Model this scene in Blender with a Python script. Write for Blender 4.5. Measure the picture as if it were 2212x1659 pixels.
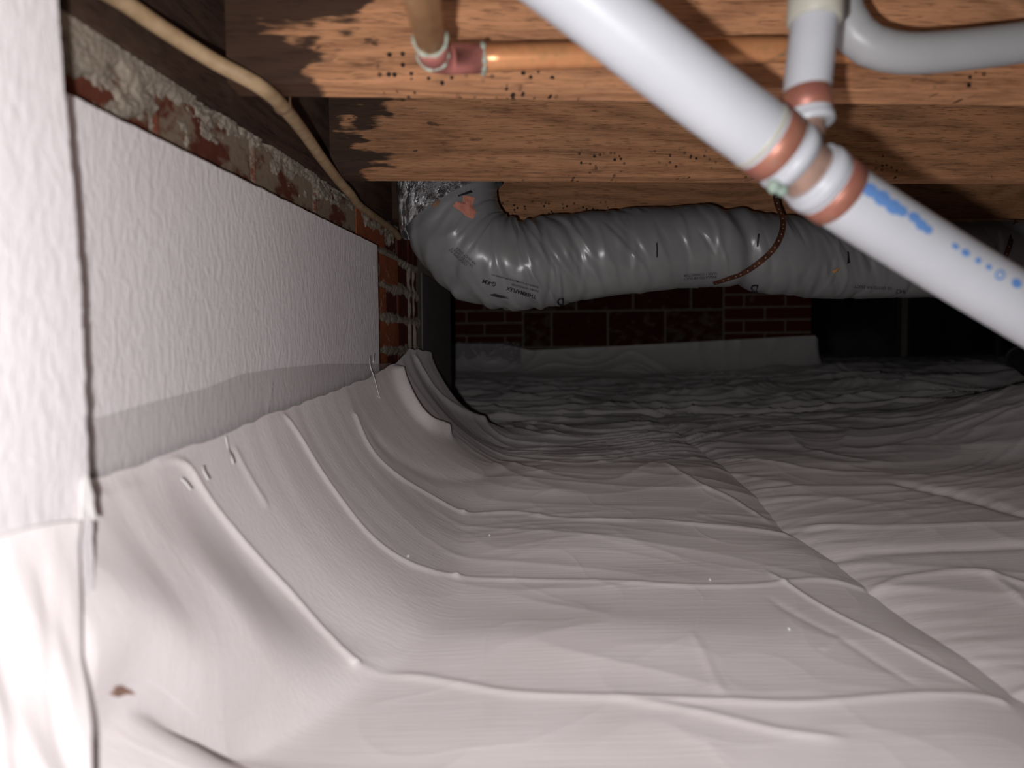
import bpy, bmesh, math, random
import numpy as np
from mathutils import Vector, Matrix, noise as mnoise

for o in list(bpy.data.objects):
    bpy.data.objects.remove(o)
scene = bpy.context.scene
COL = scene.collection
R = math.radians
random.seed(7)
RNG = np.random.default_rng(11)

# ------------------------------------------------------------------ camera
W, H, F = 2212, 1659, 1600.0
CZ = 0.42                                   # camera height above the datum
CAM = Vector((0, 0, CZ))
PITCH, ROLL = -math.atan(84.5 / F), R(0.5)
cam_d = bpy.data.cameras.new('camera')
cam = bpy.data.objects.new('camera', cam_d)
COL.objects.link(cam)
cam_d.sensor_width = 36
cam_d.lens = F * 36 / W
cam_d.clip_start = 0.02
CM = Matrix.Rotation(R(90) + PITCH, 3, 'X') @ Matrix.Rotation(-ROLL, 3, 'Z')
cam.matrix_world = Matrix.Translation(CAM) @ CM.to_4x4()
cam_d.dof.use_dof = True
cam_d.dof.focus_distance = 1.3
cam_d.dof.aperture_fstop = (F and 26.04e-3 / 0.007)
scene.camera = cam

# ------------------------------------------------------------------ light
wd = bpy.data.worlds.new('world')
scene.world = wd
wd.use_nodes = True
wd.node_tree.nodes['Background'].inputs[0].default_value = (0.5, 0.5, 0.6, 1)
wd.node_tree.nodes['Background'].inputs[1].default_value = 0.003
ld = bpy.data.lights.new('phone_flash', 'SPOT')
ld.energy = 17
ld.spot_size = R(165)
ld.spot_blend = 0.3
ld.shadow_soft_size = 0.007
ld.color = (1.0, 0.985, 0.985)
lo = bpy.data.objects.new('phone_flash', ld)
COL.objects.link(lo)
lo.location = (-0.034, 0.0, CZ - 0.024)
lo.rotation_euler = (R(90) + PITCH, 0, 0)

vs = scene.view_settings
vs.view_transform = 'Standard'
vs.look = 'None'
vs.gamma = 1
vs.use_curve_mapping = False
vs.exposure = 0.0

# ------------------------------------------------------------------ helpers
def ray(px, py):
    return (CM @ Vector(((px - W / 2) / F, -(py - H / 2) / F, -1))).normalized()

def at(px, py, y):
    """point seen at a pixel, at distance y in front of the camera"""
    d = ray(px, py)
    return CAM + d * (y / d.y)

TH = math.atan(144 / F)                      # plan angle of the foundation wall
WN = Vector((math.cos(TH), -math.sin(TH), 0))   # wall normal, into the space
WD = Vector((math.sin(TH), math.cos(TH), 0))    # along the wall, away
def on_wall(px, py, off):
    """point seen at a pixel on the vertical plane  WN.p = off"""
    d = ray(px, py)
    return CAM + d * ((off - CAM.dot(WN)) / d.dot(WN))
def wp(a, b, z):
    """a = distance off the wall face, b = along the wall, z above camera level"""
    p = WN * (a - 0.40) + WD * b
    return Vector((p.x, p.y, CZ + z))

def tag(o, label=None, cat=None, group=None, kind=None):
    if label: o['label'] = label
    if cat: o['category'] = cat
    if group: o['group'] = group
    if kind: o['kind'] = kind
    return o

def thing(name, loc, label, cat, group=None):
    o = bpy.data.objects.new(name, None)
    COL.objects.link(o)
    o.location = loc
    o.empty_display_size = 0.05
    return tag(o, label, cat, group)

def put(name, me, mat, parent=None):
    o = bpy.data.objects.new(name, me)
    COL.objects.link(o)
    if mat and not me.materials:
        me.materials.append(mat)
    if parent:
        o.parent = parent
        o.matrix_parent_inverse = parent_matrix(parent).inverted()
    return o
def parent_matrix(p):
    m = Matrix.LocRotScale(p.location, p.rotation_euler, p.scale)
    if p.parent:
        m = parent_matrix(p.parent) @ p.matrix_parent_inverse @ m
    return m

def mesh(name, v, f, smooth=True):
    me = bpy.data.meshes.new(name)
    me.from_pydata([tuple(p) for p in v], [], f)
    if smooth:
        me.polygons.foreach_set('use_smooth', [True] * len(me.polygons))
    me.update()
    return me

def grid_mesh(name, V, smooth=True):
    """V: (n, m, 3) array of points"""
    n, m, _ = V.shape
    me = bpy.data.meshes.new(name)
    me.vertices.add(n * m)
    me.vertices.foreach_set('co', V.reshape(-1).astype(np.float32))
    i = np.arange(n * m).reshape(n, m)
    q = np.stack([i[:-1, :-1], i[:-1, 1:], i[1:, 1:], i[1:, :-1]], -1).reshape(-1, 4)
    me.loops.add(q.size)
    me.loops.foreach_set('vertex_index', q.reshape(-1).astype(np.int32))
    me.polygons.add(len(q))
    me.polygons.foreach_set('loop_start', np.arange(0, q.size, 4, dtype=np.int32))
    me.polygons.foreach_set('use_smooth', np.full(len(q), smooth))
    me.update(calc_edges=True)
    return me

def bm_mesh(name, bm, smooth=False):
    bmesh.ops.recalc_face_normals(bm, faces=bm.faces[:])
    me = bpy.data.meshes.new(name)
    bm.to_mesh(me)
    bm.free()
    if smooth:
        me.polygons.foreach_set('use_smooth', [True] * len(me.polygons))
    return me

def box_mesh(name, x0, x1, y0, y1, z0, z1, bev=0.0, seg=1, M=None):
    bm = bmesh.new()
    bmesh.ops.create_cube(bm, size=1)
    for v in bm.verts:
        v.co = Vector(((x0 + x1) / 2 + v.co.x * (x1 - x0), (y0 + y1) / 2 + v.co.y * (y1 - y0), (z0 + z1) / 2 + v.co.z * (z1 - z0)))
    if bev:
        bmesh.ops.bevel(bm, geom=bm.edges[:], offset=bev, segments=seg, affect='EDGES')
    if M is not None:
        bm.transform(M)
    return bm_mesh(name, bm)

def spline(pts, n):
    """Catmull-Rom through points (any dimension), n samples, roughly by chord length"""
    P = np.array([list(p) for p in pts], float)
    P = np.vstack([2 * P[0] - P[1], P, 2 * P[-1] - P[-2]])
    L = np.linalg.norm(np.diff(P[:, :3], axis=0), axis=1)[1:-1]
    c = np.concatenate([[0], np.cumsum(L)])
    out = []
    for s in np.linspace(0, c[-1], n):
        k = min(np.searchsorted(c, s, 'right') - 1, len(L) - 1)
        t = (s - c[k]) / L[k]
        p0, p1, p2, p3 = P[k:k + 4]
        out.append(.5 * ((2 * p1) + (-p0 + p2) * t + (2 * p0 - 5 * p1 + 4 * p2 - p3) * t * t + (-p0 + 3 * p1 - 3 * p2 + p3) * t ** 3))
    return np.array(out)

def frames(P):
    T = np.gradient(P, axis=0)
    T /= np.linalg.norm(T, axis=1)[:, None]
    up = np.array([0, -1, 0.01]) if abs(T[0][1]) < .8 else np.array([0, 0, 1.])
    N = np.zeros_like(P); B = np.zeros_like(P)
    n = up - T[0] * up.dot(T[0]); n /= np.linalg.norm(n)
    for i in range(len(P)):
        n = n - T[i] * n.dot(T[i]); n /= np.linalg.norm(n)
        N[i] = n; B[i] = np.cross(T[i], n)
    return T, N, B

def tube(name, P, r, seg=32, cap=True, smooth=True):
    """tube along points P (n,3); r scalar or (n,)"""
    P = np.asarray(P, float); n = len(P)
    r = np.full(n, r) if np.isscalar(r) else np.asarray(r)
    T, N, B = frames(P)
    an = np.linspace(0, 2 * math.pi, seg, endpoint=False)
    V = P[:, None] + r[:, None, None] * (np.cos(an)[None, :, None] * N[:, None] + np.sin(an)[None, :, None] * B[:, None])
    v = V.reshape(-1, 3).tolist()
    f = []
    for i in range(n - 1):
        for j in range(seg):
            k = (j + 1) % seg
            f.append((i * seg + j, i * seg + k, (i + 1) * seg + k, (i + 1) * seg + j))
    me_f = list(f)
    if cap:
        me_f.append(tuple(range(seg - 1, -1, -1)))
        me_f.append(tuple((n - 1) * seg + j for j in range(seg)))
    me = mesh(name, v, me_f, smooth)
    if cap and smooth:
        me.polygons[len(me_f) - 1].use_smooth = False
        me.polygons[len(me_f) - 2].use_smooth = False
    return me

# --- vectorised gradient noise
_PERM = RNG.permutation(512)
_ANG = RNG.random(512) * 2 * math.pi
def gn(x, y):
    xi = np.floor(x).astype(int); yi = np.floor(y).astype(int)
    xf = x - xi; yf = y - yi
    u = xf ** 3 * (xf * (xf * 6 - 15) + 10); v = yf ** 3 * (yf * (yf * 6 - 15) + 10)
    def g(ix, iy, dx, dy):
        a = _ANG[_PERM[(_PERM[ix % 512] + iy) % 512]]
        return np.cos(a) * dx + np.sin(a) * dy
    n00 = g(xi, yi, xf, yf); n10 = g(xi + 1, yi, xf - 1, yf)
    n01 = g(xi, yi + 1, xf, yf - 1); n11 = g(xi + 1, yi + 1, xf - 1, yf - 1)
    return ((n00 * (1 - u) + n10 * u) * (1 - v) + (n01 * (1 - u) + n11 * u) * v) * 1.5
def sst(e0, e1, x):
    t = np.clip((x - e0) / (e1 - e0), 0, 1)
    return t * t * (3 - 2 * t)

# ------------------------------------------------------------------ materials
class NT:
    def __init__(s, name):
        m = bpy.data.materials.new(name); m.use_nodes = True
        s.m = m; s.t = m.node_tree; s.b = s.t.nodes['Principled BSDF']
        s.coord = None
    def n(s, typ, **kw):
        nd = s.t.nodes.new(typ)
        for k, v in kw.items():
            if k.startswith('i_'):
                key = k[2:]
                key = int(key) if key.isdigit() else key.replace('_', ' ')
                nd.inputs[key].default_value = v
            else:
                setattr(nd, k, v)
        return nd
    def l(s, a, b): s.t.links.new(a, b)
    def obj(s, scale=(1, 1, 1), loc=(0, 0, 0), rot=(0, 0, 0)):
        if not s.coord:
            s.coord = s.n('ShaderNodeTexCoord')
        mp = s.n('ShaderNodeMapping')
        mp.inputs['Scale'].default_value = scale
        mp.inputs['Location'].default_value = loc
        mp.inputs['Rotation'].default_value = rot
        s.l(s.coord.outputs['Object'], mp.inputs[0])
        return mp.outputs[0]
    def noise(s, vec, scale, detail=3, rough=.55, dist=0):
        nd = s.n('ShaderNodeTexNoise')
        nd.inputs['Scale'].default_value = scale
        nd.inputs['Detail'].default_value = detail
        nd.inputs['Roughness'].default_value = rough
        nd.inputs['Distortion'].default_value = dist
        s.l(vec, nd.inputs['Vector'])
        return nd.outputs[0]
    def ramp(s, fac, stops, interp='LINEAR'):
        r = s.n('ShaderNodeValToRGB')
        r.color_ramp.interpolation = interp
        el = r.color_ramp.elements
        while len(el) < len(stops): el.new(.5)
        for e, (p, c) in zip(el, stops):
            e.position = p
            e.color = (*c, 1) if not np.isscalar(c) else (c, c, c, 1)
        s.l(fac, r.inputs[0])
        return r.outputs[0]
    def math(s, op, a, b=None, c=None, clamp=False):
        nd = s.n('ShaderNodeMath', operation=op, use_clamp=clamp)
        for i, v in enumerate((a, b, c)):
            if v is None: continue
            if isinstance(v, (int, float)): nd.inputs[i].default_value = v
            else: s.l(v, nd.inputs[i])
        return nd.outputs[0]
    def mix(s, fac, a, b, typ='MIX'):
        nd = s.n('ShaderNodeMix', data_type='RGBA', blend_type=typ)
        for sock, v in ((nd.inputs[0], fac), (nd.inputs[6], a), (nd.inputs[7], b)):
            if isinstance(v, (int, float)): sock.default_value = v
            elif isinstance(v, tuple): sock.default_value = (*v, 1)
            else: s.l(v, sock)
        return nd.outputs[2]
    def bump(s, h, strength=.3, dist=.002):
        nd = s.n('ShaderNodeBump')
        nd.inputs['Strength'].default_value = strength
        nd.inputs['Distance'].default_value = dist
        s.l(h, nd.inputs['Height'])
        s.l(nd.outputs[0], s.b.inputs['Normal'])
    def set(s, color=None, rough=None, metal=None, spec=None):
        for key, v in (('Base Color', color), ('Roughness', rough), ('Metallic', metal), ('Specular IOR Level', spec)):
            if v is None: continue
            if isinstance(v, (int, float)): s.b.inputs[key].default_value = v
            elif isinstance(v, tuple): s.b.inputs[key].default_value = (*v, 1)
            else: s.l(v, s.b.inputs[key])
        return s
    def matte(s, v=1.0):
        s.b.inputs['Diffuse Roughness'].default_value = v
    def sep(s, vec):
        nd = s.n('ShaderNodeSeparateXYZ'); s.l(vec, nd.inputs[0]); return nd.outputs

def simple(name, col, rough=.6, metal=0, spec=.5, var=.12, vscale=20, bump=0, bscale=60):
    t = NT(name)
    n = t.noise(t.obj(), vscale, 4)
    c = t.mix(t.ramp(n, [(.3, 0.), (.7, 1.)]), tuple(x * (1 - var) for x in col), tuple(min(1, x * (1 + var)) for x in col))
    t.set(c, rough, metal, spec)
    if bump:
        t.bump(t.noise(t.obj(), bscale, 4), bump, .003)
    return t.m

def wood_mat(name, light, dark, stain_len=0.0, specks=True, seed=0.0):
    """grain along local x; local x=0 is the end at the wall, local z=0 the underside"""
    t = NT(name)
    warp = t.noise(t.obj((1.1, 4, 4.2), (seed, seed, seed)), 1.0, 3, .5, .4)
    sp = t.sep(t.obj((1, 1, 1), (0, 0, 0)))
    ph = t.math('MULTIPLY_ADD', warp, 75.0, t.math('MULTIPLY', t.math('ADD', sp[2], t.math('MULTIPLY', sp[1], .7)), 210.0))
    rings = t.math('MULTIPLY_ADD', t.math('SINE', ph), .5, .5)
    fib = t.noise(t.obj((7, 90, 130), (seed, 0, 0)), 3.0, 5, .65)
    blot = t.noise(t.obj((1.2, 3, 5), (seed * 2, 1, 0)), 2.5, 4, .6)
    g = t.math('ADD', t.math('MULTIPLY', rings, .22), t.math('ADD', t.math('MULTIPLY', fib, .85), t.math('MULTIPLY', blot, .34)))
    c = t.ramp(g, [(.40, dark), (.66, tuple((a * .62 + b * .38) for a, b in zip(light, dark))), (.90, light)])
    # dark pores
    pore = t.noise(t.obj((22, 260, 260), (seed, 3, 0)), 2.2, 2, .5)
    c = t.mix(t.math('MULTIPLY', t.ramp(pore, [(.56, 0.), (.68, 1.)]), .55), c, tuple(x * .35 for x in dark))
    # grey weathering / dust
    dust = t.noise(t.obj((2.0, 6, 3), (4 + seed, 2, 0)), 2.2, 5, .7)
    c = t.mix(t.math('MULTIPLY', t.ramp(dust, [(.5, 0.), (.8, 1.)]), .3), c, (.22, .15, .10))
    if stain_len:
        jag = t.noise(t.obj((5, 5, 55), (seed, 0, 1)), 1.0, 5, .62)
        jag2 = t.noise(t.obj((9, 2, 13), (seed, 5, 1)), 1.0, 3, .6)
        d = t.math('SUBTRACT', sp[0], t.math('MULTIPLY_ADD', t.math('ADD', jag, t.math('MULTIPLY', jag2, 1.2)), .24, stain_len - .26))
        m = t.ramp(t.math('MULTIPLY_ADD', d, -1.0, .5), [(.492, 0.), (.508, 1.)])
        drip = t.noise(t.obj((14, 5, 34), (seed + 9, 2, 0)), 1.4, 3, .5)
        near = t.ramp(sp[0], [(.08, 1.), (.34, 0.)])
        m2 = t.math('MULTIPLY', t.ramp(drip, [(.67, 0.), (.70, 1.)]), near)
        m = t.math('MAXIMUM', m, m2)
        c = t.mix(t.math('MULTIPLY', m, .92), c, (.024, .013, .010))
    if specks:
        vo = t.n('ShaderNodeTexVoronoi'); vo.inputs['Scale'].default_value = 125
        t.l(t.obj((1, .3, 1), (seed, 0, 0)), vo.inputs['Vector'])
        zone = t.math('ADD', t.noise(t.obj((9, 3, 9), (seed + 1.3, 4, 0)), 1.0, 2), t.ramp(sp[0], [(.14, 0.), (.19, .12), (.42, .12), (.50, -.0)]))
        zm = t.math('MULTIPLY', t.ramp(zone, [(.55, 0.), (.63, 1.)]), t.ramp(sp[2], [(.0, 1.), (.03, 1.), (.048, 0.)]))
        pick = t.ramp(t.sep(vo.outputs['Color'])[0], [(.45, 0.), (.47, 1.)], 'LINEAR')
        dots = t.math('MULTIPLY', t.math('MULTIPLY', t.ramp(vo.outputs['Distance'], [(.26, 1.), (.36, 0.)]), pick), zm)
        c = t.mix(t.math('MULTIPLY', dots, .95, clamp=True), c, (.006, .004, .006))
    t.set(c, .7, 0, .25)
    t.matte(.5)
    t.bump(t.math('ADD', fib, t.math('MULTIPLY', pore, -.4)), .35, .0015)
    return t.m

def liner_mat():
    t = NT('white_poly_sheet')
    streak = t.noise(t.obj((5, 130, 60), (0, 0, 0), (0, 0, TH)), 2.0, 4, .6)
    cloud = t.noise(t.obj(), 5, 4, .6)
    c = t.ramp(cloud, [(.3, (.80, .735, .735)), (.7, (.88, .82, .825))])
    t.set(c, .42, 0, .45)
    t.bump(streak, .30, .0022)
    t.matte(.14)
    return t.m

def foam_mat(name, sc=1.0):
    t = NT(name)
    v = t.obj((60 * sc, 60 * sc, 26 * sc), (0, 0, 0))
    n1 = t.noise(v, 1.6, 3, .55, .6)
    n2 = t.noise(t.obj((260, 260, 60)), 1.0, 2, .5)
    h = t.math('ADD', t.ramp(n1, [(.35, 0.), (.65, 1.)]), t.math('MULTIPLY', n2, .35))
    cl = t.noise(t.obj(), 4, 3)
    t.set(t.ramp(cl, [(.3, (.74, .69, .705)), (.7, (.80, .755, .77))]), .5, 0, .4)
    t.bump(h, .42, .0016)
    t.matte(.12)
    return t.m

def brick_mat(name, red, smear_lo, smear_hi, smear=(.42, .37, .31), seed=0):
    t = NT(name)
    n = t.noise(t.obj((1, 1, 1), (seed, seed, 0)), 30, 5, .65)
    c = t.ramp(n, [(.3, tuple(x * .6 for x in red)), (.7, red)])
    sm = t.noise(t.obj((9, 9, 14), (seed + 3, 1, seed)), 1.6, 5, .68, .3)
    oi = t.n('ShaderNodeObjectInfo')
    sm = t.math('ADD', sm, t.math('MULTIPLY_ADD', oi.outputs['Random'], .22, -.11))
    c = t.mix(t.ramp(sm, [(smear_lo, 0.), (smear_hi, 1.)]), c, smear)
    t.set(c, .85, 0, .2)
    t.bump(t.noise(t.obj(), 90, 5, .7), .5, .003)
    return t.m

def mortar_mat(name, col):
    t = NT(name)
    n = t.noise(t.obj(), 55, 5, .7)
    t.set(t.ramp(n, [(.3, tuple(x * .6 for x in col)), (.65, col), (.8, tuple(min(1, x * 1.3) for x in col))]), .92, 0, .15)
    t.bump(t.noise(t.obj(), 130, 5, .7), .8, .004)
    return t.m

M = {}
M['liner'] = liner_mat()
M['foam'] = foam_mat('embossed_foam_facing', 1.5)
M['foam_core'] = simple('foam_core', (.55, .42, .22), .9, var=.2, vscale=60)
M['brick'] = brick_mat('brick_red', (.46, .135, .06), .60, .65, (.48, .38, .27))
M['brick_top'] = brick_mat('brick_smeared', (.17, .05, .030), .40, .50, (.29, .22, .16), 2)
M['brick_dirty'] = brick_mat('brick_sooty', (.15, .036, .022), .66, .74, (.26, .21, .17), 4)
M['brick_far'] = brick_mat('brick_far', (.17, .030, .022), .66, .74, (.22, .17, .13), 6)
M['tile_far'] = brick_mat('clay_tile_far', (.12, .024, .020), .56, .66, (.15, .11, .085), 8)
M['mortar'] = mortar_mat('mortar_grey', (.40, .34, .275))
M['mortar_far'] = mortar_mat('mortar_far', (.38, .32, .25))
M['sill'] = wood_mat('dark_sill_wood', (.062, .034, .024), (.018, .010, .008), 0, False, 5)
M['earth'] = simple('earth', (.10, .075, .05), .95, var=.3, bump=.6)
M['copper'] = None

# ------------------------------------------------------------------ setting
ZB = 0.262                                   # joist undersides above camera level
floor_me = grid_mesh('floor', np.array([[[x, y, -0.04] for x in np.linspace(-1.6, 4.2, 12)] for y in np.linspace(-.6, 5.6, 12)]))
fl = put('floor', floor_me, M['earth']); tag(fl, 'bare earth ground under the plastic sheets', 'floor', kind='structure')
# sloping subfloor deck above the joists, laid as planks
ceil = thing('ceiling', (1.2, 2.5, CZ + ZB + .245), 'plank subfloor above the joists', 'ceiling'); tag(ceil, kind='structure')
M['deck'] = wood_mat('deck_wood', (.20, .11, .06), (.07, .038, .022), 0, False, 8)
pl = box_mesh('plank', -.075, .075, -3.2, 3.2, 0, .02, .002)
for k in range(34):
    o = put('plank', pl, M['deck'], ceil)
    o.location = (-.95 + k * .153, 2.4, CZ + ZB + .246)

# ------------------------------------------------------------------ foundation wall on the left
B0, B1 = 0.10, 2.30
wl = thing('wall_left', wp(-.1, 1.2, -.4), 'brick foundation wall behind the white foam boards', 'wall'); tag(wl, kind='structure')
def wall_frame_box(name, a0, a1, b0, b1, z0, z1, bev=0.):
    Mx = Matrix(((WN.x, WD.x, 0), (WN.y, WD.y, 0), (0, 0, 1))).to_4x4()
    me = box_mesh(name, a0 - .40, a1 - .40, b0, b1, CZ + z0, CZ + z1, bev, 1, Mx)
    return me
put('mortar_bed', wall_frame_box('mortar_bed', -.25, -.0065, B0, B1, -.44, ZB - .002), M['mortar'], wl)
COURSE, BL = .0677, .2135
brick_me = {}
def brick(parent, name, key, mat, a, b, z, ln, jit=.0015, th=.05):
    """brick with its face at a, from b to b+ln, bottom at z"""
    k = (key, round(ln, 3))
    if k not in brick_me:
        bm = bmesh.new()
        bmesh.ops.create_cube(bm, size=1)
        bmesh.ops.scale(bm, vec=(th, ln - .010, COURSE - .0105), verts=bm.verts)
        bmesh.ops.bevel(bm, geom=bm.edges[:], offset=.0025, segments=1, affect='EDGES')
        me = bm_mesh(name, bm); me.materials.append(mat); brick_me[k] = me
    o = bpy.data.objects.new(name, brick_me[k]); COL.objects.link(o)
    p = wp(a - th / 2 + random.uniform(-jit, jit), b + ln / 2, z + COURSE / 2)
    o.parent = parent; o.matrix_parent_inverse = parent_matrix(parent).inverted()
    o.location = p; o.rotation_euler = (random.uniform(-.006, .006), random.uniform(-.01, .01), -TH + random.uniform(-.006, .006))
    return o
for r in range(5):
    z = ZB - (r + 1) * COURSE
    off = .12 if r % 2 else .02
    b = .02 + off
    while b < 1.86:
        b2 = b + BL
        lo_, hi_ = b, min(b2, 1.86)
        if r == 0 or (r > 0 and hi_ > 1.32):
            if hi_ - lo_ > .05:
                near = hi_ < 1.42
                if not near and hi_ > 1.72:
                    hm = lo_ + (hi_ - lo_) / 2          # header bricks in the sooty return
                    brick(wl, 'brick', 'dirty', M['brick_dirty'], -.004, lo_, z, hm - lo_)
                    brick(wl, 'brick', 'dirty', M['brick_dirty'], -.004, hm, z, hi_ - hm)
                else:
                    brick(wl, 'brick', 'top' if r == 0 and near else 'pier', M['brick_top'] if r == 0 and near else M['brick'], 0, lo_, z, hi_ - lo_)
        b = b2
# squeezed-out mortar lumps on the top course and down the pier joints
def mortar_crust(name, b0, b1, z0, z1, nb, nz, fn, a_base=.0005):
    bb = np.linspace(b0, b1, nb); zz = np.linspace(z0, z1, nz)
    Bg, Zg = np.meshgrid(bb, zz, indexing='ij')
    h = fn(Bg, Zg)
    P = np.zeros((nb, nz, 3))
    for i, bv in enumerate(bb):
        p = wp(0, bv, 0); P[i, :, 0] = p.x; P[i, :, 1] = p.y
    P[..., 2] = CZ + Zg
    P[..., 0] += WN.x * (h + a_base); P[..., 1] += WN.y * (h + a_base)
    return put(name, grid_mesh(name, P), M['mortar'], wl)
def crust_top(b, z):
    u = (ZB - z) / COURSE                      # 0 at the sill, 1 at the bed joint
    n = gn(b * 22, z * 40) * .6 + gn(b * 60, z * 90) * .35 + gn(b * 140, z * 200) * .2
    m = .30 - u * 1.0 + n * .9 + .35 * gn(b * 6 + 3, z * 0 + 2.5) + .14 * sst(.75, .55, b)
    m = np.maximum(m, (.10 - np.abs(u - 1)) * 5 + n * .4 - .1)
    return np.clip(m * .012, -.009, .0042) + np.clip(m, 0, 1) * .0022 * gn(b * 200, z * 260)
mortar_crust('mortar_smear', .42, 1.62, ZB - COURSE * 1.1, ZB - .001, 620, 60, crust_top)
def crust_pier(b, z):
    v = ((ZB - z) / COURSE)
    dj = np.abs(v - np.round(v))
    n = gn(b * 40, z * 40) * .6 + gn(b * 110, z * 110) * .4
    m = .06 - dj * 2.2 + n * .34 + .20 * gn(b * 12 + 7, z * 9)
    vert = np.exp(-((b - 1.745) / .008) ** 2) + .8 * np.exp(-((b - 1.80) / .006) ** 2)
    m = np.maximum(m, vert * (.85 + .6 * gn(z * 25, b * 3 + 5)) - .7)
    return np.clip(m * .016, -.009, .0025)
mortar_crust('mortar_smear', 1.34, 1.85, -.06, ZB - COURSE, 220, 170, crust_pier)

# sill beam
sb_L = 2.3
sill = thing('sill_beam', wp(-.07, .95, ZB), 'dark stained wooden sill beam lying along the top of the brick wall', 'beam')
me = box_mesh('beam', .0, 2.45, -.004, .14, .0, .24, .004)
o = put('beam', me, M['sill'], sill)
o.parent = None
bl = wp(0, -.05, ZB)
o.location = bl; o.rotation_euler = (0, 0, R(90) - TH)
bpy.context.view_layer.update()
o.parent = sill; o.matrix_parent_inverse = parent_matrix(sill).inverted()

# ------------------------------------------------------------------ joists
JA = R(3.6)
joist_labels = [
    'nearest brown floor joist, with the copper pipe run along its face',
    'second floor joist from the camera, jagged dark stain at its left end',
    'third floor joist, directly above the grey flexible duct',
    'fourth floor joist, mostly hidden behind the grey duct',
]
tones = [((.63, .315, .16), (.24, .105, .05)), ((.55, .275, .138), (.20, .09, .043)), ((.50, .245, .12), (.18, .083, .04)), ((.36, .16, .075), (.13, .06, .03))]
for k in range(4):
    yb = .81 + .4 * k                         # rear lower edge at x = 0
    th = .042 if k != 0 else .045
    # left end stops just short of the sill face
    zc = ZB
    d = Vector((math.cos(JA), math.sin(JA), 0)); c0 = Vector((0, yb, 0))
    s0 = (-.40 + (.048, .016, .010, .010)[k] - c0.dot(WN)) / d.dot(WN)
    p0 = c0 + d * s0
    nseg = 90
    L = 3.4
    # slightly wavy, worn board: local x along, y = -th..0, z up
    xs = np.linspace(0, L, nseg)
    V = []; Fc = []
    for i, x in enumerate(xs):
        wv = .0025 * mnoise.noise((x * 3, k * 7.1, 0)) + .0012 * mnoise.noise((x * 14, k * 3.3, 1))
        we = .002 * mnoise.noise((x * 5, k * 2.7, 4))
        c = .003
        prof = [(-th + we, c + wv), (-th + c + we, wv), (-c, wv * .5), (0, c + wv * .5), (0, .24), (-th + we, .24)]
        for (yy, zz) in prof:
            V.append((x, yy, zz))
    m_ = 6
    for i in range(nseg - 1):
        for j in range(m_):
            j2 = (j + 1) % m_
            Fc.append((i * m_ + j, i * m_ + j2, (i + 1) * m_ + j2, (i + 1) * m_ + j))
    Fc.append(tuple(range(m_ - 1, -1, -1))); Fc.append(tuple((nseg - 1) * m_ + j for j in range(m_)))
    me = mesh('floor_joist', V, Fc, False)
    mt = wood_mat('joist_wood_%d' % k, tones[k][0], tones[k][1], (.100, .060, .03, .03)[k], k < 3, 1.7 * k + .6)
    o = put('floor_joist', me, mt)
    o.location = (p0.x, p0.y, CZ + zc)
    o.rotation_euler = (0, 0, JA)
    tag(o, joist_labels[k], 'joist', 'floor joists overhead')

# ------------------------------------------------------------------ foam boards
def wall_plate(name, b0, b1, z0f, z1f, a0, a1, mat, nb=40, edge=None, label=None, group=None, core=None):
    """upright sheet on the wall between b0..b1, z0f(b)..z1f(b), from a0 (back) to a1 (face); edge(z) roughens the far edge"""
    nz = 60
    V = []; Fc = []
    for i in range(nb):
        t = i / (nb - 1)
        for j in range(nz):
            u = j / (nz - 1)
            b = b0 + (b1 - b0) * t
            z = z0f(b) + (z1f(b) - z0f(b)) * u
            if edge and t > .9: b += edge(z) * (t - .9) / .1
            V.append(wp(a1, b, z))
    for i in range(nb - 1):
        for j in range(nz - 1):
            Fc.append((i * nz + j, (i + 1) * nz + j, (i + 1) * nz + j + 1, i * nz + j + 1))
    n0 = len(V)
    rim = [i * nz for i in range(nb)] + [(nb - 1) * nz + j for j in range(1, nz)] + [i * nz + nz - 1 for i in range(nb - 2, -1, -1)] + [j for j in range(nz - 2, 0, -1)]
    for r in rim:
        p = V[r]; V.append(p + WN * (a0 - a1))
    nr = len(rim); core_faces = []
    for q in range(nr):
        q2 = (q + 1) % nr
        core_faces.append(len(Fc)); Fc.append((rim[q], n0 + q, n0 + q2, rim[q2]))
    Fc.append(tuple(n0 + q for q in range(nr)))
    me = mesh(name, V, Fc, False)
    me.materials.append(mat)
    if core:
        me.materials.append(core)
        for ci in core_faces: me.polygons[ci].material_index = 1
        me.polygons[len(Fc) - 1].material_index = 1
    return me
A_MAIN = 0.026
top_z = lambda b: on_wall_top(b)
# top edge of the main board measured along the wall
tp = [on_wall(150, 205, -.40 + A_MAIN), on_wall(815, 530, -.40 + A_MAIN)]
tb = [p.dot(WD) for p in tp]; tz = [p.z - CZ for p in tp]
def on_wall_top(b):
    t = (b - tb[0]) / (tb[1] - tb[0])
    return tz[0] + (tz[1] - tz[0]) * t + .0012 * mnoise.noise((b * 40, 0, 0))
me = wall_plate('foam_board', .30, tb[1], lambda b: -.30, on_wall_top, .001, A_MAIN, M['foam'], 60, None, core=M['foam_core'])
fb = thing('foam_board', wp(.006, .9, -.3), 'long white embossed foam board on the left wall between near board and brick pier', 'foam board', 'foam boards on the left wall')
put('panel', me, None, fb)
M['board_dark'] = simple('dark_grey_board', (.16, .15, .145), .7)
# far board beyond the pier
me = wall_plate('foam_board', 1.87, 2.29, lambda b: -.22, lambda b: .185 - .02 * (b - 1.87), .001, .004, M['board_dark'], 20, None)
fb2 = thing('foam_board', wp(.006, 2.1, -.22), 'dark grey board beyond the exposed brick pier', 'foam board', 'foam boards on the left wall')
put('panel', me, None, fb2)
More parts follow.
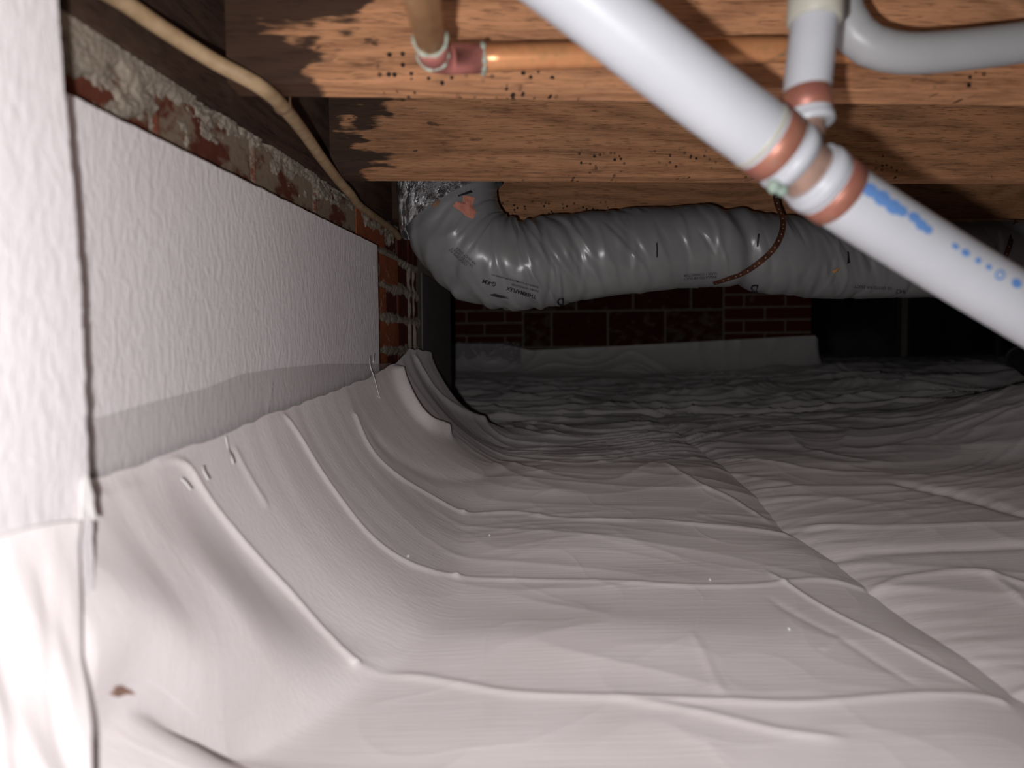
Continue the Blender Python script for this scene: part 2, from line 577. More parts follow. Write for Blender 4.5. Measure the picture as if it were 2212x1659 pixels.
# near board, proud of the rest, with a torn edge
AN = .080
ep = [on_wall(px, py, -.40 + AN) for px, py in ((122, -40), (128, 60), (140, 205), (160, 420), (176, 640), (184, 850), (190, 1000), (200, 1130), (205, 1300))]
eb = [p.dot(WD) for p in ep]; ez = [p.z - CZ for p in ep]
def near_edge(z):
    b = np.interp(z, ez[::-1], eb[::-1])
    return b + .0016 * mnoise.noise((z * 90, 3, 0)) + .0012 * mnoise.noise((z * 300, 3, 2))
bmid = .40
V = []
zs = np.linspace(-.30, .46, 240)
us = np.linspace(0, 1, 16) ** .6
P = np.array([[wp(AN, -.05 + (near_edge(z) + .05) * u, z) for z in zs] for u in us])
bk = np.array([[wp(.036, near_edge(z) - .002, z) for z in zs]])
nb_ = thing('foam_board', wp(.03, .3, -.3), 'closest white foam board at the left picture edge, torn along its side', 'foam board', 'foam boards on the left wall')
M['foam_near'] = foam_mat('embossed_foam_facing_near', 1.4)
pe = put('panel', grid_mesh('panel', P), M['foam_near'], nb_)
ed = put('torn_edge', grid_mesh('torn_edge', np.concatenate([P[-1:], bk])), M['foam_core'], nb_)
tag(ed, 'ragged tan foam edge of the board')
tops = np.array([[wp(AN, -.05 + (near_edge(.46) + .05) * u, .46) for u in (0, .5, 1)], [wp(.004, -.05 + (near_edge(.46) + .05) * u, .46) for u in (0, .5, 1)]])
put('back_face', grid_mesh('back_face', np.array([[wp(.036, bb, z) for z in (-.30, .46)] for bb in (-.05, near_edge(0) - .002)])), M['foam_core'], nb_)
# torn flap of facing hanging at the foot of the edge
M['paper'] = simple('torn_white_paper', (.86, .83, .82), .6, var=.04)
fp = [(176, 1035), (186, 1025), (190, 1045), (200, 1072), (198, 1090), (206, 1125), (190, 1118), (172, 1124), (172, 1080)]
bmf = bmesh.new()
vv = [bmf.verts.new(on_wall(px, py, -.40 + AN + .004 + .004 * random.random())) for px, py in fp]
bmf.faces.new(vv)
g = bmesh.ops.extrude_face_region(bmf, geom=bmf.faces[:])
for e in g['geom']:
    if isinstance(e, bmesh.types.BMVert): e.co += WN * .0012
put('torn_flap', bm_mesh('torn_flap', bmf), M['paper'], nb_)

# ------------------------------------------------------------------ ground sheets
def zfloor(a, b):
    b = np.asarray(b, float)
    z = sum(zfloor_raw(a, b + k * .05) for k in (-1.5, -.5, .5, 1.5)) / 4
    # a low ledge under the sheet at the near end of the wall
    return z + .125 * np.exp(-((a - .03) / .17) ** 2) * np.exp(-(np.maximum(b - .47, 0) / .075) ** 2)
def zfloor_raw(a, b):
    """ground level relative to the camera, smooth"""
    z = np.interp(b, [.2, .55, .72, .93, 1.2, 1.45, 1.6, 1.8, 2.2, 2.7, 3.2, 3.6, 3.9, 4.6], [-.385, -.372, -.352, -.313, -.272, -.247, -.240, -.238, -.235, -.231, -.220, -.192, -.142, -.13])
    x = (a - .40) * WN.x + b * WD.x
    y = (a - .40) * WN.y + b * WD.y
    z = z + .15 * np.exp(-((x - 1.55) / .50) ** 2 - ((y - 1.75) / .38) ** 2)
    z = z + .05 * np.exp(-((x - 1.15) / .4) ** 2 - ((y - 1.05) / .22) ** 2)
    z = z + .03 * sst(.9, 1.6, x)
    z = z + .045 * np.exp(-((b - 3.15) / .22) ** 2) * sst(.5, 1.2, x)
    return z
wt_b = []; wt_z = []
for px, py in ((100, 1080), (205, 1040), (262, 1028), (345, 998), (400, 975), (490, 940), (600, 895), (700, 860), (800, 818)):
    p = on_wall(px, py, -.40 + A_MAIN + .004); wt_b.append(p.dot(WD)); wt_z.append(p.z - CZ)
wt_b += [1.50, 1.60, 1.80, 1.95, 2.2]; wt_z += [-.035, -.010, -.018, -.03, -.05]
def zwall(b):
    return np.interp(b, wt_b, wt_z) + .0025 * gn(b * 30, b * 0 + .5)
CURVE = .235                                   # how far out the sheet hangs before it meets the ground
def a_seam(b):
    return np.interp(b, [.60, .745, 1.15, 2.2], [SEAM[0], SEAM[1], SEAM[2], SEAM[3]])
def seam_from_px():
    out = []
    for px, py, b in ((2330, 1700, .60), (2165, 1515, .745), (1690, 1150, 1.15), (1430, 915, 2.2)):
        p = at(px, py, b)
        out.append(p.dot(WN) + .40)
    return out
SEAM = seam_from_px()

def project(V):
    q = (V - np.array(CAM)) @ np.array(CM)      # world -> camera axes
    d = -q[..., 2]
    return W / 2 + F * q[..., 0] / d, H / 2 - F * q[..., 1] / d, d

def normals(V):
    du = np.gradient(V, axis=0); dv = np.gradient(V, axis=1)
    n = np.cross(du, dv); n /= np.linalg.norm(n, axis=-1)[..., None] + 1e-12
    return n

def densify(V0, poly):
    """pixel polyline -> world points on the base surface V0"""
    u, v, d = project(V0)
    pts = []
    for (x, y) in poly:
        e = (u - x) ** 2 + (v - y) ** 2 + np.where(d < .1, 1e9, 0)
        k = np.unravel_index(np.argmin(e), e.shape)
        pts.append(V0[k])
    return spline(pts, max(12, len(pts) * 5)) if len(pts) > 2 else np.array(pts)

def ridge(V0, poly, h, w, side=0.0, tp=False):
    """height field of a crease of height h, half width w (metres) along a polyline;
       side > 0 adds a longer slope on one flank"""
    L = densify(V0, poly)
    flat = V0.reshape(-1, 3)
    lo_, hi_ = L.min(0) - 6 * w - abs(side) * 3, L.max(0) + 6 * w + abs(side) * 3
    idx = np.where(((flat > lo_) & (flat < hi_)).all(1))[0]
    best = np.full(len(idx), 1e9); frac = np.zeros(len(idx))
    Q = flat[idx]
    for s in range(len(L) - 1):
        A, Bv = L[s], L[s + 1] - L[s]
        t = np.clip(((Q - A) @ Bv) / max(Bv @ Bv, 1e-12), 0, 1)
        dd = ((Q - A - t[:, None] * Bv) ** 2).sum(1)
        frac = np.where(dd < best, (s + t) / (len(L) - 1), frac)
        best = np.minimum(best, dd)
    out = np.zeros(len(flat))
    dist = np.sqrt(best)
    out[idx] = h * .45 * np.exp(-(dist / w) ** 2)
    if side:
        out[idx] += h * .3 * np.exp(-(dist / side))
    if tp:
        out[idx] *= sst(0, .2, frac) * sst(1, .85, frac)
    return out.reshape(V0.shape[:2])

def blob(V0, px, py, h, rx, ry, ang=0.0):
    """soft mound of height h at a pixel's place on the sheet; rx, ry radii in metres along x / y"""
    c = densify(V0, [(px, py)])[0] if False else V0[np.unravel_index(np.argmin((lambda u, v, d: (u - px) ** 2 + (v - py) ** 2 + np.where(d < .1, 1e9, 0))(*project(V0))), V0.shape[:2])]
    dx = V0[..., 0] - c[0]; dy = V0[..., 1] - c[1]; dz = V0[..., 2] - c[2]
    ca, sa = math.cos(ang), math.sin(ang)
    u = dx * ca + dy * sa; v = -dx * sa + dy * ca
    return h * np.exp(-(u / rx) ** 2 - (v / ry) ** 2 - (dz / max(rx, ry)) ** 2)

def wrinkle(V, amp=1.0):
    x, y = V[..., 0], V[..., 1]
    far = sst(.8, 2.2, y)
    n = .0085 * gn(x * 2.6 + 3, y * 6.5) * (0.6 + 1.6 * far)
    n += .0030 * gn(x * 5 + .5 * y, y * 13 + 2) * (.6 + 1.2 * far)
    r1 = 1 - np.abs(gn(x * 4.2 + y * 3, y * 5.5 - x * 2.2)) * 2.2
    n += .0035 * np.clip(r1, 0, 1) ** 5 * (.30 + .7 * far)
    r2 = 1 - np.abs(gn(x * 6 - y * 5 + 9, y * 7 + x * 4)) * 2.2
    n += .0022 * np.clip(r2, 0, 1) ** 7 * (.35 + .65 * far)
    r4 = 1 - np.abs(gn(x * 2.2 + 40 + y, y * 9 + 1.5 * x)) * 2.0
    n += .0030 * np.clip(r4, 0, 1) ** 3
    r3 = 1 - np.abs(gn(x * 3 + 20, y * 13 + 4 * gn(x * 2, y * 2))) * 2.0
    n += .013 * np.clip(r3, 0, 1) ** 2.2 * far
    return n * amp * .62

# ---- left sheet: hangs from tape on the wall, curves down, runs out to the seam
nb, nc, nf = 760, 170, 400
ncol = nc + nf
colt = np.concatenate([np.linspace(0, 1, nc), 1 + np.linspace(0, 1, nf + 1)[1:]])      # 0 wall edge, 1 foot of the hang, 2 seam
bend_b = np.interp(colt, [0, .5, 1, 1.35, 2], [1.84, 1.86, 2.0, 2.5, 2.75])             # the far edge runs off diagonally
BG = .33 * (bend_b[None, :] / .33) ** (np.arange(nb) / (nb - 1))[:, None]
CV = (.09 + (CURVE - .09) * sst(.46, .88, BG)) * (1 + .06 * np.sin(BG * 9))
ZW = zwall(BG); ZF0 = zfloor(CV, BG)
th_ = np.clip(colt, 0, 1)[None, :] * math.pi / 2
e_ = .72; a0_ = A_MAIN + .006
A_h = a0_ + (CV - a0_) * (1 - np.clip(np.cos(th_), 0, 1) ** (2 * e_))
Z_h = ZF0 + (ZW - ZF0) * (1 - np.sin(th_) ** (2 * e_))
ASM = a_seam(BG)
A_f = CV + (ASM - CV) * np.clip(colt - 1, 0, 1)[None, :]
AG = np.where(colt[None, :] <= 1, A_h, A_f)
ZG = np.where(colt[None, :] <= 1, Z_h, zfloor(A_f, BG))
S = np.stack([(AG - .40) * WN.x + BG * WD.x, (AG - .40) * WN.y + BG * WD.y, CZ + ZG], -1)
for _ in range(260):                            # ease the foot of the hang into the ground
    k0, k1 = nc - 45, nc + 60
    S[:, k0:k1] = .5 * S[:, k0:k1] + .25 * (S[:, k0 - 1:k1 - 1] + S[:, k0 + 1:k1 + 1])
S0 = S.copy()
N0 = normals(S0)
if N0[nb // 2, -5, 2] < 0: N0 = -N0
D = wrinkle(S0)
ai = np.arange(nc + nf)[None, :] / 1.0
onfloor = sst(nc * .55, nc * 1.05, ai)
D *= .15 + .85 * onfloor
fade = sst(0, nc * .10, ai)                    # nothing moves at the taped edge
D += ridge(S0, [(335, 1000), (375, 1001), (405, 1022), (440, 1078), (520, 1178), (620, 1285), (690, 1372), (762, 1447)], .0075, .0042, .016)
D += ridge(S0, [(762, 1447), (900, 1475), (1100, 1508), (1300, 1520), (1560, 1532), (1750, 1535), (1950, 1515), (2100, 1503), (2165, 1512)], .0050, .0055, .025)
D += ridge(S0, [(612, 900), (650, 960), (720, 1070), (800, 1170), (880, 1225), (985, 1257)], .0065, .005, .03)
D += ridge(S0, [(985, 1257), (1150, 1262), (1300, 1263), (1480, 1275), (1640, 1272), (1770, 1255), (1862, 1262)], .0042, .005, .03)
D += ridge(S0, [(765, 905), (800, 980), (850, 1030), (930, 1080), (1000, 1117)], .007, .006, .03)
D += ridge(S0, [(1000, 1117), (1120, 1115), (1200, 1127), (1330, 1133), (1410, 1131), (1520, 1142), (1695, 1153)], .0045, .006, .03)
D += ridge(S0, [(1640, 1230), (1700, 1270), (1800, 1330), (1920, 1390), (2000, 1430), (2150, 1505)], .0045, .004, .012, True)
D += ridge(S0, [(1420, 1005), (1510, 1060), (1580, 1080), (1680, 1130)], .005, .006, .03, True)
D += ridge(S0, [(1640, 1285), (1720, 1340), (1810, 1385), (1900, 1440), (2005, 1505)], -.0022, .006, .02, True)
D += ridge(S0, [(1490, 1380), (1530, 1450), (1565, 1530)], .002, .006, .015, True)
D += ridge(S0, [(1810, 1385), (1780, 1415)], .002, .005)
D += ridge(S0, [(1300, 1520), (1500, 1555), (1700, 1600), (1850, 1612)], .004, .006, .02, True)
D += ridge(S0, [(500, 960), (545, 1050), (580, 1110)], .003, .005, .01, True)
D += ridge(S0, [(820, 960), (880, 1010), (1000, 1050), (1150, 1020)], -.006, .02)
D += ridge(S0, [(850, 790), (870, 860), (910, 920), (955, 940)], .030, .016, .02)
D += ridge(S0, [(905, 780), (960, 850), (1060, 880)], .012, .014, .02)
# broad swells
tcol = ai / nc
bc_ = .535 + .16 * tcol
D += .042 * (1 - sst(bc_, bc_ + .11, BG)) * sst(.37, .44, BG) * np.exp(-((tcol - .48) / .27) ** 2) * fade
D += blob(S0, 1250, 1400, .008, .25, .07)
D += blob(S0, 1150, 1040, .014, .22, .12)
D += blob(S0, 1480, 1040, .006, .13, .08, -.6)
D += blob(S0, 1250, 1180, .008, .20, .05)
D += blob(S0, 1000, 900, -.018, .2, .14)
# the sheet dips to its overlap at the seam
edge = np.clip(2 - colt, 0, 1)[None, :] * (ASM - CV)
D += -.016 * np.exp(-edge / .045) * (1 + .3 * gn(BG * 7, BG * 0 + 3.3))
S = S0 + N0 * (D * np.maximum(fade, .12))[..., None]
S[..., 2] += .004
SL, NL = S.copy(), N0.copy()
ls = put('ground_sheet', grid_mesh('ground_sheet', S), M['liner'])
tag(ls, 'white plastic ground sheet hung from the left wall and curving down onto the ground', 'plastic sheet', 'white plastic ground sheets')

# ---- right sheet, tucked under the seam
nb2, na2 = 520, 420
bb2 = np.geomspace(.30, 2.6, nb2)
S = np.zeros((nb2, na2, 3))
tt = np.linspace(0, 1, na2) ** 1.35
for i, b in enumerate(bb2):
    a0 = float(a_seam(b)) - .03
    A = a0 + (2.9 - a0) * tt
    Z = zfloor(A, np.full(na2, b))
    S[i, :, 0] = (A - .40) * WN.x + b * WD.x
    S[i, :, 1] = (A - .40) * WN.y + b * WD.y
    S[i, :, 2] = CZ + Z
S0 = S.copy(); N0 = normals(S0)
if N0[50, 50, 2] < 0: N0 = -N0
D = wrinkle(S0, 1.0)
D += ridge(S0, [(1872, 1270), (1900, 1262), (1970, 1240), (2110, 1235), (2212, 1262), (2290, 1290)], .006, .006, .03)
D += ridge(S0, [(1700, 1152), (1770, 1137), (1900, 1140), (2212, 1128)], .004, .006, .03)
D += ridge(S0, [(1750, 1197), (1900, 1188), (2212, 1178)], -.008, .010, .03)
D += ridge(S0, [(2140, 1240), (2212, 1300)], .004, .006, .02)
D += ridge(S0, [(2165, 1500), (2212, 1480), (2260, 1478)], .005, .006, .02)
D += ridge(S0, [(1950, 1050), (2080, 1070), (2212, 1110)], -.010, .014, .03)
A_rel = (tt[None, :] * (2.9 - a_seam(bb2)[:, None] + .03))
pl_ = np.exp(-((A_rel - .06) / .05) ** 2)
D += .0022 * pl_ * gn(bb2 * 60, bb2 * 0 + 1.5)[:, None]
D += -.020 * np.exp(-(A_rel / .04))
S = S0 + N0 * D[..., None]
rs = put('ground_sheet', grid_mesh('ground_sheet', S), M['liner'])
tag(rs, 'white plastic ground sheet on the right, beyond the long diagonal overlap seam', 'plastic sheet', 'white plastic ground sheets')

# ---- far sheet, lapping up the back wall
YB = 4.0
BA = R(-6)                                     # back wall turned slightly: left end farther
def yback(x): return YB + math.tan(BA) * (x - .6)
nx, ny = 420, 420
xs = np.linspace(-1.25, 3.4, nx)
S = np.zeros((nx, ny, 3))
for i, x in enumerate(xs):
    ye = yback(x) - .03
    lift = np.interp(x, [-1.2, -.45, -.30, -.05, .10, .5, 1.45, 1.58, 1.66, 3.4], [.0, .0, .02, .015, -.02, -.005, .04, .045, -.10, -.12])
    if x > 1.6: ye = 4.6
    y = np.concatenate([np.linspace(1.75, ye - .12, ny - 120), ye - .12 + .12 * np.sin(np.linspace(0, math.pi / 2, 121)[1:])])
    b = y * math.cos(TH) + x * math.sin(TH); a = x * math.cos(TH) - y * math.sin(TH) + .40
    z = zfloor(a, b)
    zl = z[ny - 121]
    if x <= 1.62:
        z[ny - 120:] = zl + (lift - zl) * (1 - np.cos(np.linspace(0, math.pi / 2, 120)))
    S[i, :, 0] = x; S[i, :, 1] = y; S[i, :, 2] = CZ + z - .010
S0 = S.copy(); N0 = normals(S0)
if N0[100, 50, 2] < 0: N0 = -N0
D = wrinkle(S0, 1.0)
x, y = S0[..., 0], S0[..., 1]
r = 1 - np.abs(gn(x * 1.3 + 4, y * 5 + .8 * gn(x * 2, y))) * 2.2
D += .030 * np.clip(r, 0, 1) ** 1.6 * sst(2.0, 2.5, y) * sst(3.95, 3.6, y)
S = S0 + N0 * D[..., None]
fs = put('ground_sheet', grid_mesh('ground_sheet', S), M['liner'])
tag(fs, 'dim far plastic sheet on the ground, lapping up the back brick wall', 'plastic sheet', 'white plastic ground sheets')

# ---- near drape over the closest board, bottom left
S = np.zeros((160, 200, 3))
ed_px = [(199, 1133), (193, 1180), (196, 1300), (198, 1420), (210, 1480), (219, 1560), (222, 1659), (226, 1800)]
for j, v in enumerate(np.linspace(0, 1, 200)):
    py = 1133 + (1800 - 1133) * v
    px = np.interp(py, [p[1] for p in ed_px], [p[0] for p in ed_px])
    off = AN + .010 + .060 * v ** 1.6
    pe_ = on_wall(px, py, -.40 + off)
    e_b, e_z = pe_.dot(WD), pe_.z - CZ
    for i, u in enumerate(np.linspace(0, 1, 160)):
        b = -.05 + (e_b + .05) * u ** .7
        z = e_z + (1 - v) * (.016 * (1 - u ** 3) + .005 * math.sin(u * 9))
        fold = .012 * v ** .5 * mnoise.noise((b * 34 + z * 9, z * 2.2, 1)) + .007 * mnoise.noise((b * 70 - z * 16, z * 5, 4)) * v
        a = off + fold * sst(1.0, .9, u) - .006 * sst(.97, 1.0, u)
        S[i, j] = wp(max(a, AN + .002), b, z)
nd = put('ground_sheet', grid_mesh('ground_sheet', S), M['liner'])
tag(nd, 'bright plastic sheet draped over the foot of the closest foam board', 'plastic sheet', 'white plastic ground sheets')

# ------------------------------------------------------------------ clear tape along the top of the sheet
def clear_mat(name, tr, col, rough):
    t = NT(name)
    t.set(col, rough, 0, .5)
    t.b.inputs['Alpha'].default_value = tr
    t.bump(t.noise(t.obj((3, 30, 30)), 12, 3), .15, .002)
    return t.m
M['tape'] = clear_mat('clear_seam_tape', .30, (.62, .585, .58), .28)
ut = [(195, 907), (330, 868), (440, 840), (523, 808), (600, 796), (700, 786), (822, 786)]
up_ = [on_wall(px, py, -.40 + A_MAIN + .0015) for px, py in ut]
ub = [p.dot(WD) for p in up_]; uz = [p.z - CZ for p in up_]
nbt, nzt = 260, 24
S = np.zeros((nbt, nzt, 3))
for i, b in enumerate(np.linspace(.36, 1.455, nbt)):
    z1 = np.interp(b, ub, uz) + .0006 * mnoise.noise((b * 80, 1, 0)); z0 = float(zwall(np.array([b]))[0]) - .012
    for j, v in enumerate(np.linspace(0, 1, nzt)):
        z = z0 + (z1 - z0) * v
        a = A_MAIN + .0012 + .0055 * (1 - v) ** 3 + .0008 * abs(mnoise.noise((b * 25, z * 40, 2))) + .0035 * max(0, 1 - abs((b - 0.862 - (z + .06) * .6) / .004)) * (.25 < v < .75)
        S[i, j] = wp(a, b, z)
tpz = put('clear_tape', grid_mesh('clear_tape', S), M['tape'])
tag(tpz, 'wide clear tape strip joining the plastic sheet to the left foam board', 'tape')

def on_sheet(px, py, lift):
    u, v, d = project(SL)
    e = (u - px) ** 2 + (v - py) ** 2 + np.where((NL * (np.array(CAM) - SL)).sum(-1) > 0, 0, 1e7)
    k = np.unravel_index(np.argmin(e), e.shape)
    return Vector(SL[k] + NL[k] * lift)
M['stain'] = simple('brown_dirt', (.34, .20, .15), .9, var=.25, vscale=120)
bm = bmesh.new()
ring_ = [bm.verts.new(on_sheet(262 + (24 + 6 * math.sin(q * 5)) * math.cos(q), 1497 + (10 + 4 * math.sin(q * 3 + 1)) * math.sin(q), .0012)) for q in np.linspace(0, 2 * math.pi, 22, endpoint=False)]
cc = bm.verts.new(on_sheet(262, 1497, .0014))
for q in range(22): bm.faces.new((ring_[q], ring_[(q + 1) % 22], cc))
tag(put('dirt_smudge', bm_mesh('dirt_smudge', bm, True), M['stain'], ls), 'small brown dirt smudge low on the sheet')
M['crumb'] = simple('white_crumb', (.85, .84, .82), .7, var=.05)
for cx, cy, lab in ((882, 1203, 'tiny white crumb on the sheet, the one nearest the left wall'), (1058, 1158, 'tiny white crumb on the sheet between the second and third cross folds'),
                    (1705, 1362, 'tiny white crumb on the sheet beside the ridge along the diagonal seam'), (1535, 1255, 'tiny white crumb beside the second cross fold of the sheet'),
                    (1272, 865, 'tiny white crumb farthest back on the dark part of the sheet')):
    bm = bmesh.new(); bmesh.ops.create_icosphere(bm, subdivisions=1, radius=.0019)
    for v_ in bm.verts: v_.co *= 1 + .5 * mnoise.noise(v_.co * 900 + Vector((cx, cy, 0)))
    me = bm_mesh('foam_crumb', bm)
    o = put('foam_crumb', me, M['crumb']); o.location = on_sheet(cx, cy, .0015)
    tag(o, lab, 'crumb', 'loose crumbs on the sheet')

# loose white threads poking from the taped edge
M['thread'] = simple('white_thread', (.85, .83, .82), .5, var=.02)
threads = [([(487, 942), (493, 970), (500, 988), (504, 1003)], 'white plastic thread standing at the taped sheet edge, longest of three'),
           ([(391, 1034), (400, 1042), (412, 1058)], 'white plastic thread lying low on the sheet, nearest the left board'),
           ([(438, 1008), (441, 1020), (450, 1037)], 'white plastic thread between the other two on the sheet'),
           ([(799, 770), (800, 792), (808, 815), (822, 866)], 'long pale thread hanging beside the foot of the brick pier'),
           ([(808, 765), (806, 782)], 'short pale thread beside the foot of the brick pier')]
for pts, lab in threads:
    P3 = []
    for k, (px, py) in enumerate(pts):
        b = on_wall(px, py, -.40 + A_MAIN + .02)
        P3.append(on_wall(px, py, -.40 + A_MAIN + .014 + .010 * k / len(pts) + (0.012 if py > 980 else 0)))
    th_o = put('plastic_thread', tube('plastic_thread', spline(P3, 14), .0009, 6), M['thread'])
    tag(th_o, lab, 'thread', 'loose threads at the sheet edge')

# ------------------------------------------------------------------ back wall
wb = thing('wall_back', (.4, 4.1, CZ - .3), 'dark brick and clay tile wall at the back', 'wall'); tag(wb, kind='structure')
XR = 1.585
def back_pt(x, z, off=0.0):
    y = yback(x)
    return Vector((x + math.sin(BA) * off * 0, y - off, CZ + z))
Mb = Matrix.Translation((.6, YB, CZ)) @ Matrix.Rotation(BA, 4, 'Z')
me = box_mesh('mortar_bed', -1.9, XR - .6 - .004, .012, .25, -.32, .50, 0, 1, Mb)
put('mortar_bed', me, M['mortar_far'], wb)
def back_block(name, x0, x1, z0, z1, mat, jit=.002):
    k = ('back', mat.name, round(x1 - x0, 3), round(z1 - z0, 3))
    if k not in brick_me:
        m2 = box_mesh(name, -(x1 - x0) / 2 + .006, (x1 - x0) / 2 - .006, -.025, .025, -(z1 - z0) / 2 + .006, (z1 - z0) / 2 - .006, .003)
        m2.materials.append(mat); brick_me[k] = m2
    o = bpy.data.objects.new(name, brick_me[k]); COL.objects.link(o)
    o.parent = wb; o.matrix_parent_inverse = parent_matrix(wb).inverted()
    o.location = Mb @ Vector(((x0 + x1) / 2 - .6, .025 + random.uniform(-jit, jit), (z0 + z1) / 2))
    o.rotation_euler = (0, 0, BA)
    return o
XA, XBk = .060, 1.130                        # clay tile zone between the two brick zones
zt0 = -.015
for r in range(-4, 7):                        # left bricks
    z = zt0 + r * COURSE
    x = XA - (0 if r % 2 else .10)
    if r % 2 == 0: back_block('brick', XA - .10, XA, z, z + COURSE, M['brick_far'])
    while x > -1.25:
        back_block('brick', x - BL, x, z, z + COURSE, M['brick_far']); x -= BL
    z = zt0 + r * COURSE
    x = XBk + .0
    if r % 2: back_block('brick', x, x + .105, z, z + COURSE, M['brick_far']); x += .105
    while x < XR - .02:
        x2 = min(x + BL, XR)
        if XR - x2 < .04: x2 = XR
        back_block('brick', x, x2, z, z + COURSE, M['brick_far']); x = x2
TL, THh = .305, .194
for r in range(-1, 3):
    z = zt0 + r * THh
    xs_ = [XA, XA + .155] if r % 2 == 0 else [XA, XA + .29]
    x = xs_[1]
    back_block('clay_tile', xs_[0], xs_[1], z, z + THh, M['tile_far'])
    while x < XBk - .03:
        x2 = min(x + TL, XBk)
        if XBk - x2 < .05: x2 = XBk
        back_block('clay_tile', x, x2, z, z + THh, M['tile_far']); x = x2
# shiny clear tape patch over the far sheet's corner
M['shiny'] = clear_mat('crinkled_clear_tape', .35, (.34, .34, .35), .19)
S = np.zeros((70, 40, 3))
for i, x in enumerate(np.linspace(-.36, .05, 70)):
    for j, z in enumerate(np.linspace(-.115, .016, 40)):
        off = .045 + .10 * (.016 - z) + .007 * mnoise.noise((x * 40, z * 40, 3)) + .004 * mnoise.noise((x * 90, z * 90, 8))
        S[i, j] = (x, yback(x) - off, CZ + z)
tp2 = put('clear_tape', grid_mesh('clear_tape', S), M['shiny'])
tag(tp2, 'crinkled shiny tape patch at the foot of the back brick wall', 'tape')

# ------------------------------------------------------------------ flexible duct
M['jacket'] = None
t = NT('grey_plastic_jacket')
nz1 = t.noise(t.obj(), 9, 4)
t.set(t.ramp(nz1, [(.3, (.185, .185, .19)), (.7, (.235, .235, .24))]), .30, 0, .6)
t.bump(t.noise(t.obj((60, 25, 14)), 1.6, 3, .55, .6), .05, .002)
M['jacket'] = t.m
t = NT('crumpled_foil')
t.set((.62, .62, .64), .22, .9, .5)
t.bump(t.noise(t.obj((40, 40, 25)), 1.6, 5, .7, 1.2), 1.0, .012)
M['foil'] = t.m
M['pink'] = simple('pink_insulation', (.62, .24, .17), .95, var=.25, vscale=50, bump=.8, bscale=90)
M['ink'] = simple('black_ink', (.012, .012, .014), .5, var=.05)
ctl = [(968, 300, 1.405, .087), (968, 400, 1.405, .087), (982, 480, 1.40, .088), (1028, 545, 1.395, .089), (1105, 572, 1.392, .087), (1200, 562, 1.40, .084),
       (1330, 546, 1.41, .080), (1450, 536, 1.42, .078), (1550, 531, 1.425, .0765), (1640, 548, 1.435, .0745), (1750, 557, 1.45, .077), (1900, 561, 1.475, .077), (2080, 560, 1.50, .077), (2300, 560, 1.53, .077), (2600, 560, 1.57, .077), (2900, 560, 1.59, .077), (3200, 560, 1.61, .077), (3500, 560, 1.63, .077)]
C4 = [(*at(px, py, y), r) for px, py, y, r in ctl]
SP = spline(C4, 860)
PD, RD = SP[:, :3], SP[:, 3]
TT, NN, BB_ = frames(PD)
arc = np.concatenate([[0], np.cumsum(np.linalg.norm(np.diff(PD, axis=0), axis=1))])
NS = 200
an = np.linspace(0, 2 * math.pi, NS, endpoint=False)
ARC, AN_ = np.meshgrid(arc, an, indexing='ij')
ca, sa = np.cos(AN_), np.sin(AN_)
def pn(fa, fr, k, sk=0.0):                    # noise on the tube surface, seamless round it
    return 0.5 * (gn(ARC * fa + sk * ca + k, ca * fr + 7 + k) + gn(ARC * fa + sk * sa + 31 + k, sa * fr + 3 - k)) * 1.4
arc_b = arc[np.argmin(np.abs(PD[:, 0] - at(1130, 570, 1.4).x) + 10 * (np.arange(860) < 60))]
DR = .0040 * pn(5, .8, 1.0) + .0016 * pn(14, 1.0, 6.0)
rw = random.Random(5)
TOT = arc[-1]
for q in range(330):
    at_bend = q < 90
    sc = rw.gauss(arc_b, .075) if at_bend else rw.uniform(.05, min(TOT, 1.25))
    a0 = rw.uniform(-2.2, 2.2) if rw.random() < .8 else rw.uniform(-math.pi, math.pi)
    ln = rw.uniform(.25, .9) * (1.3 if at_bend else 1)
    sl = rw.gauss(.020, .014) * (1 if not at_bend else .8)
    wd_ = rw.uniform(.0016, .0050); hh = rw.uniform(.0005, .0022) * (1.7 if at_bend else 1) * (1 if rw.random() < .35 else -1)
    lo_i, hi_i = np.searchsorted(arc, (sc - .07, sc + .07))
    if hi_i <= lo_i: continue
    A_s = ARC[lo_i:hi_i]; dA = (AN_[lo_i:hi_i] - a0 + math.pi) % (2 * math.pi) - math.pi
    curve_ = sc + sl * dA + .006 * np.sin(dA * 3 + q)
    tap = np.exp(-(dA / ln) ** 4)
    dd = (A_s - curve_) / (wd_ * (.5 + .8 * tap))
    DR[lo_i:hi_i] += hh * tap * np.where(dd > 0, np.exp(-dd ** 2), np.exp(-(dd / 2.2) ** 2))
s1 = arc[np.argmin(np.abs(PD[:, 0] - at(1580, 560, 1.43).x))]
DR += -.010 * np.exp(-((ARC - s1 - .030 * sa) / .016) ** 2)
V = PD[:, None] + (RD[:, None] + DR)[..., None] * (ca[..., None] * NN[:, None] + sa[..., None] * BB_[:, None])
me = grid_mesh('jacket', np.concatenate([V, V[:, :1]], axis=1))
duct = thing('flexible_duct', at(1500, 620, 1.43), 'grey plastic jacketed flexible air duct slung under the joists', 'duct')
bm = bmesh.new(); bm.from_mesh(me); bmesh.ops.remove_doubles(bm, verts=bm.verts, dist=1e-6); bm.to_mesh(me); bm.free()
me.polygons.foreach_set('use_smooth', [True] * len(me.polygons))
jk = put('jacket', me, M['jacket'], duct)
u_, v_, d_ = project(V)
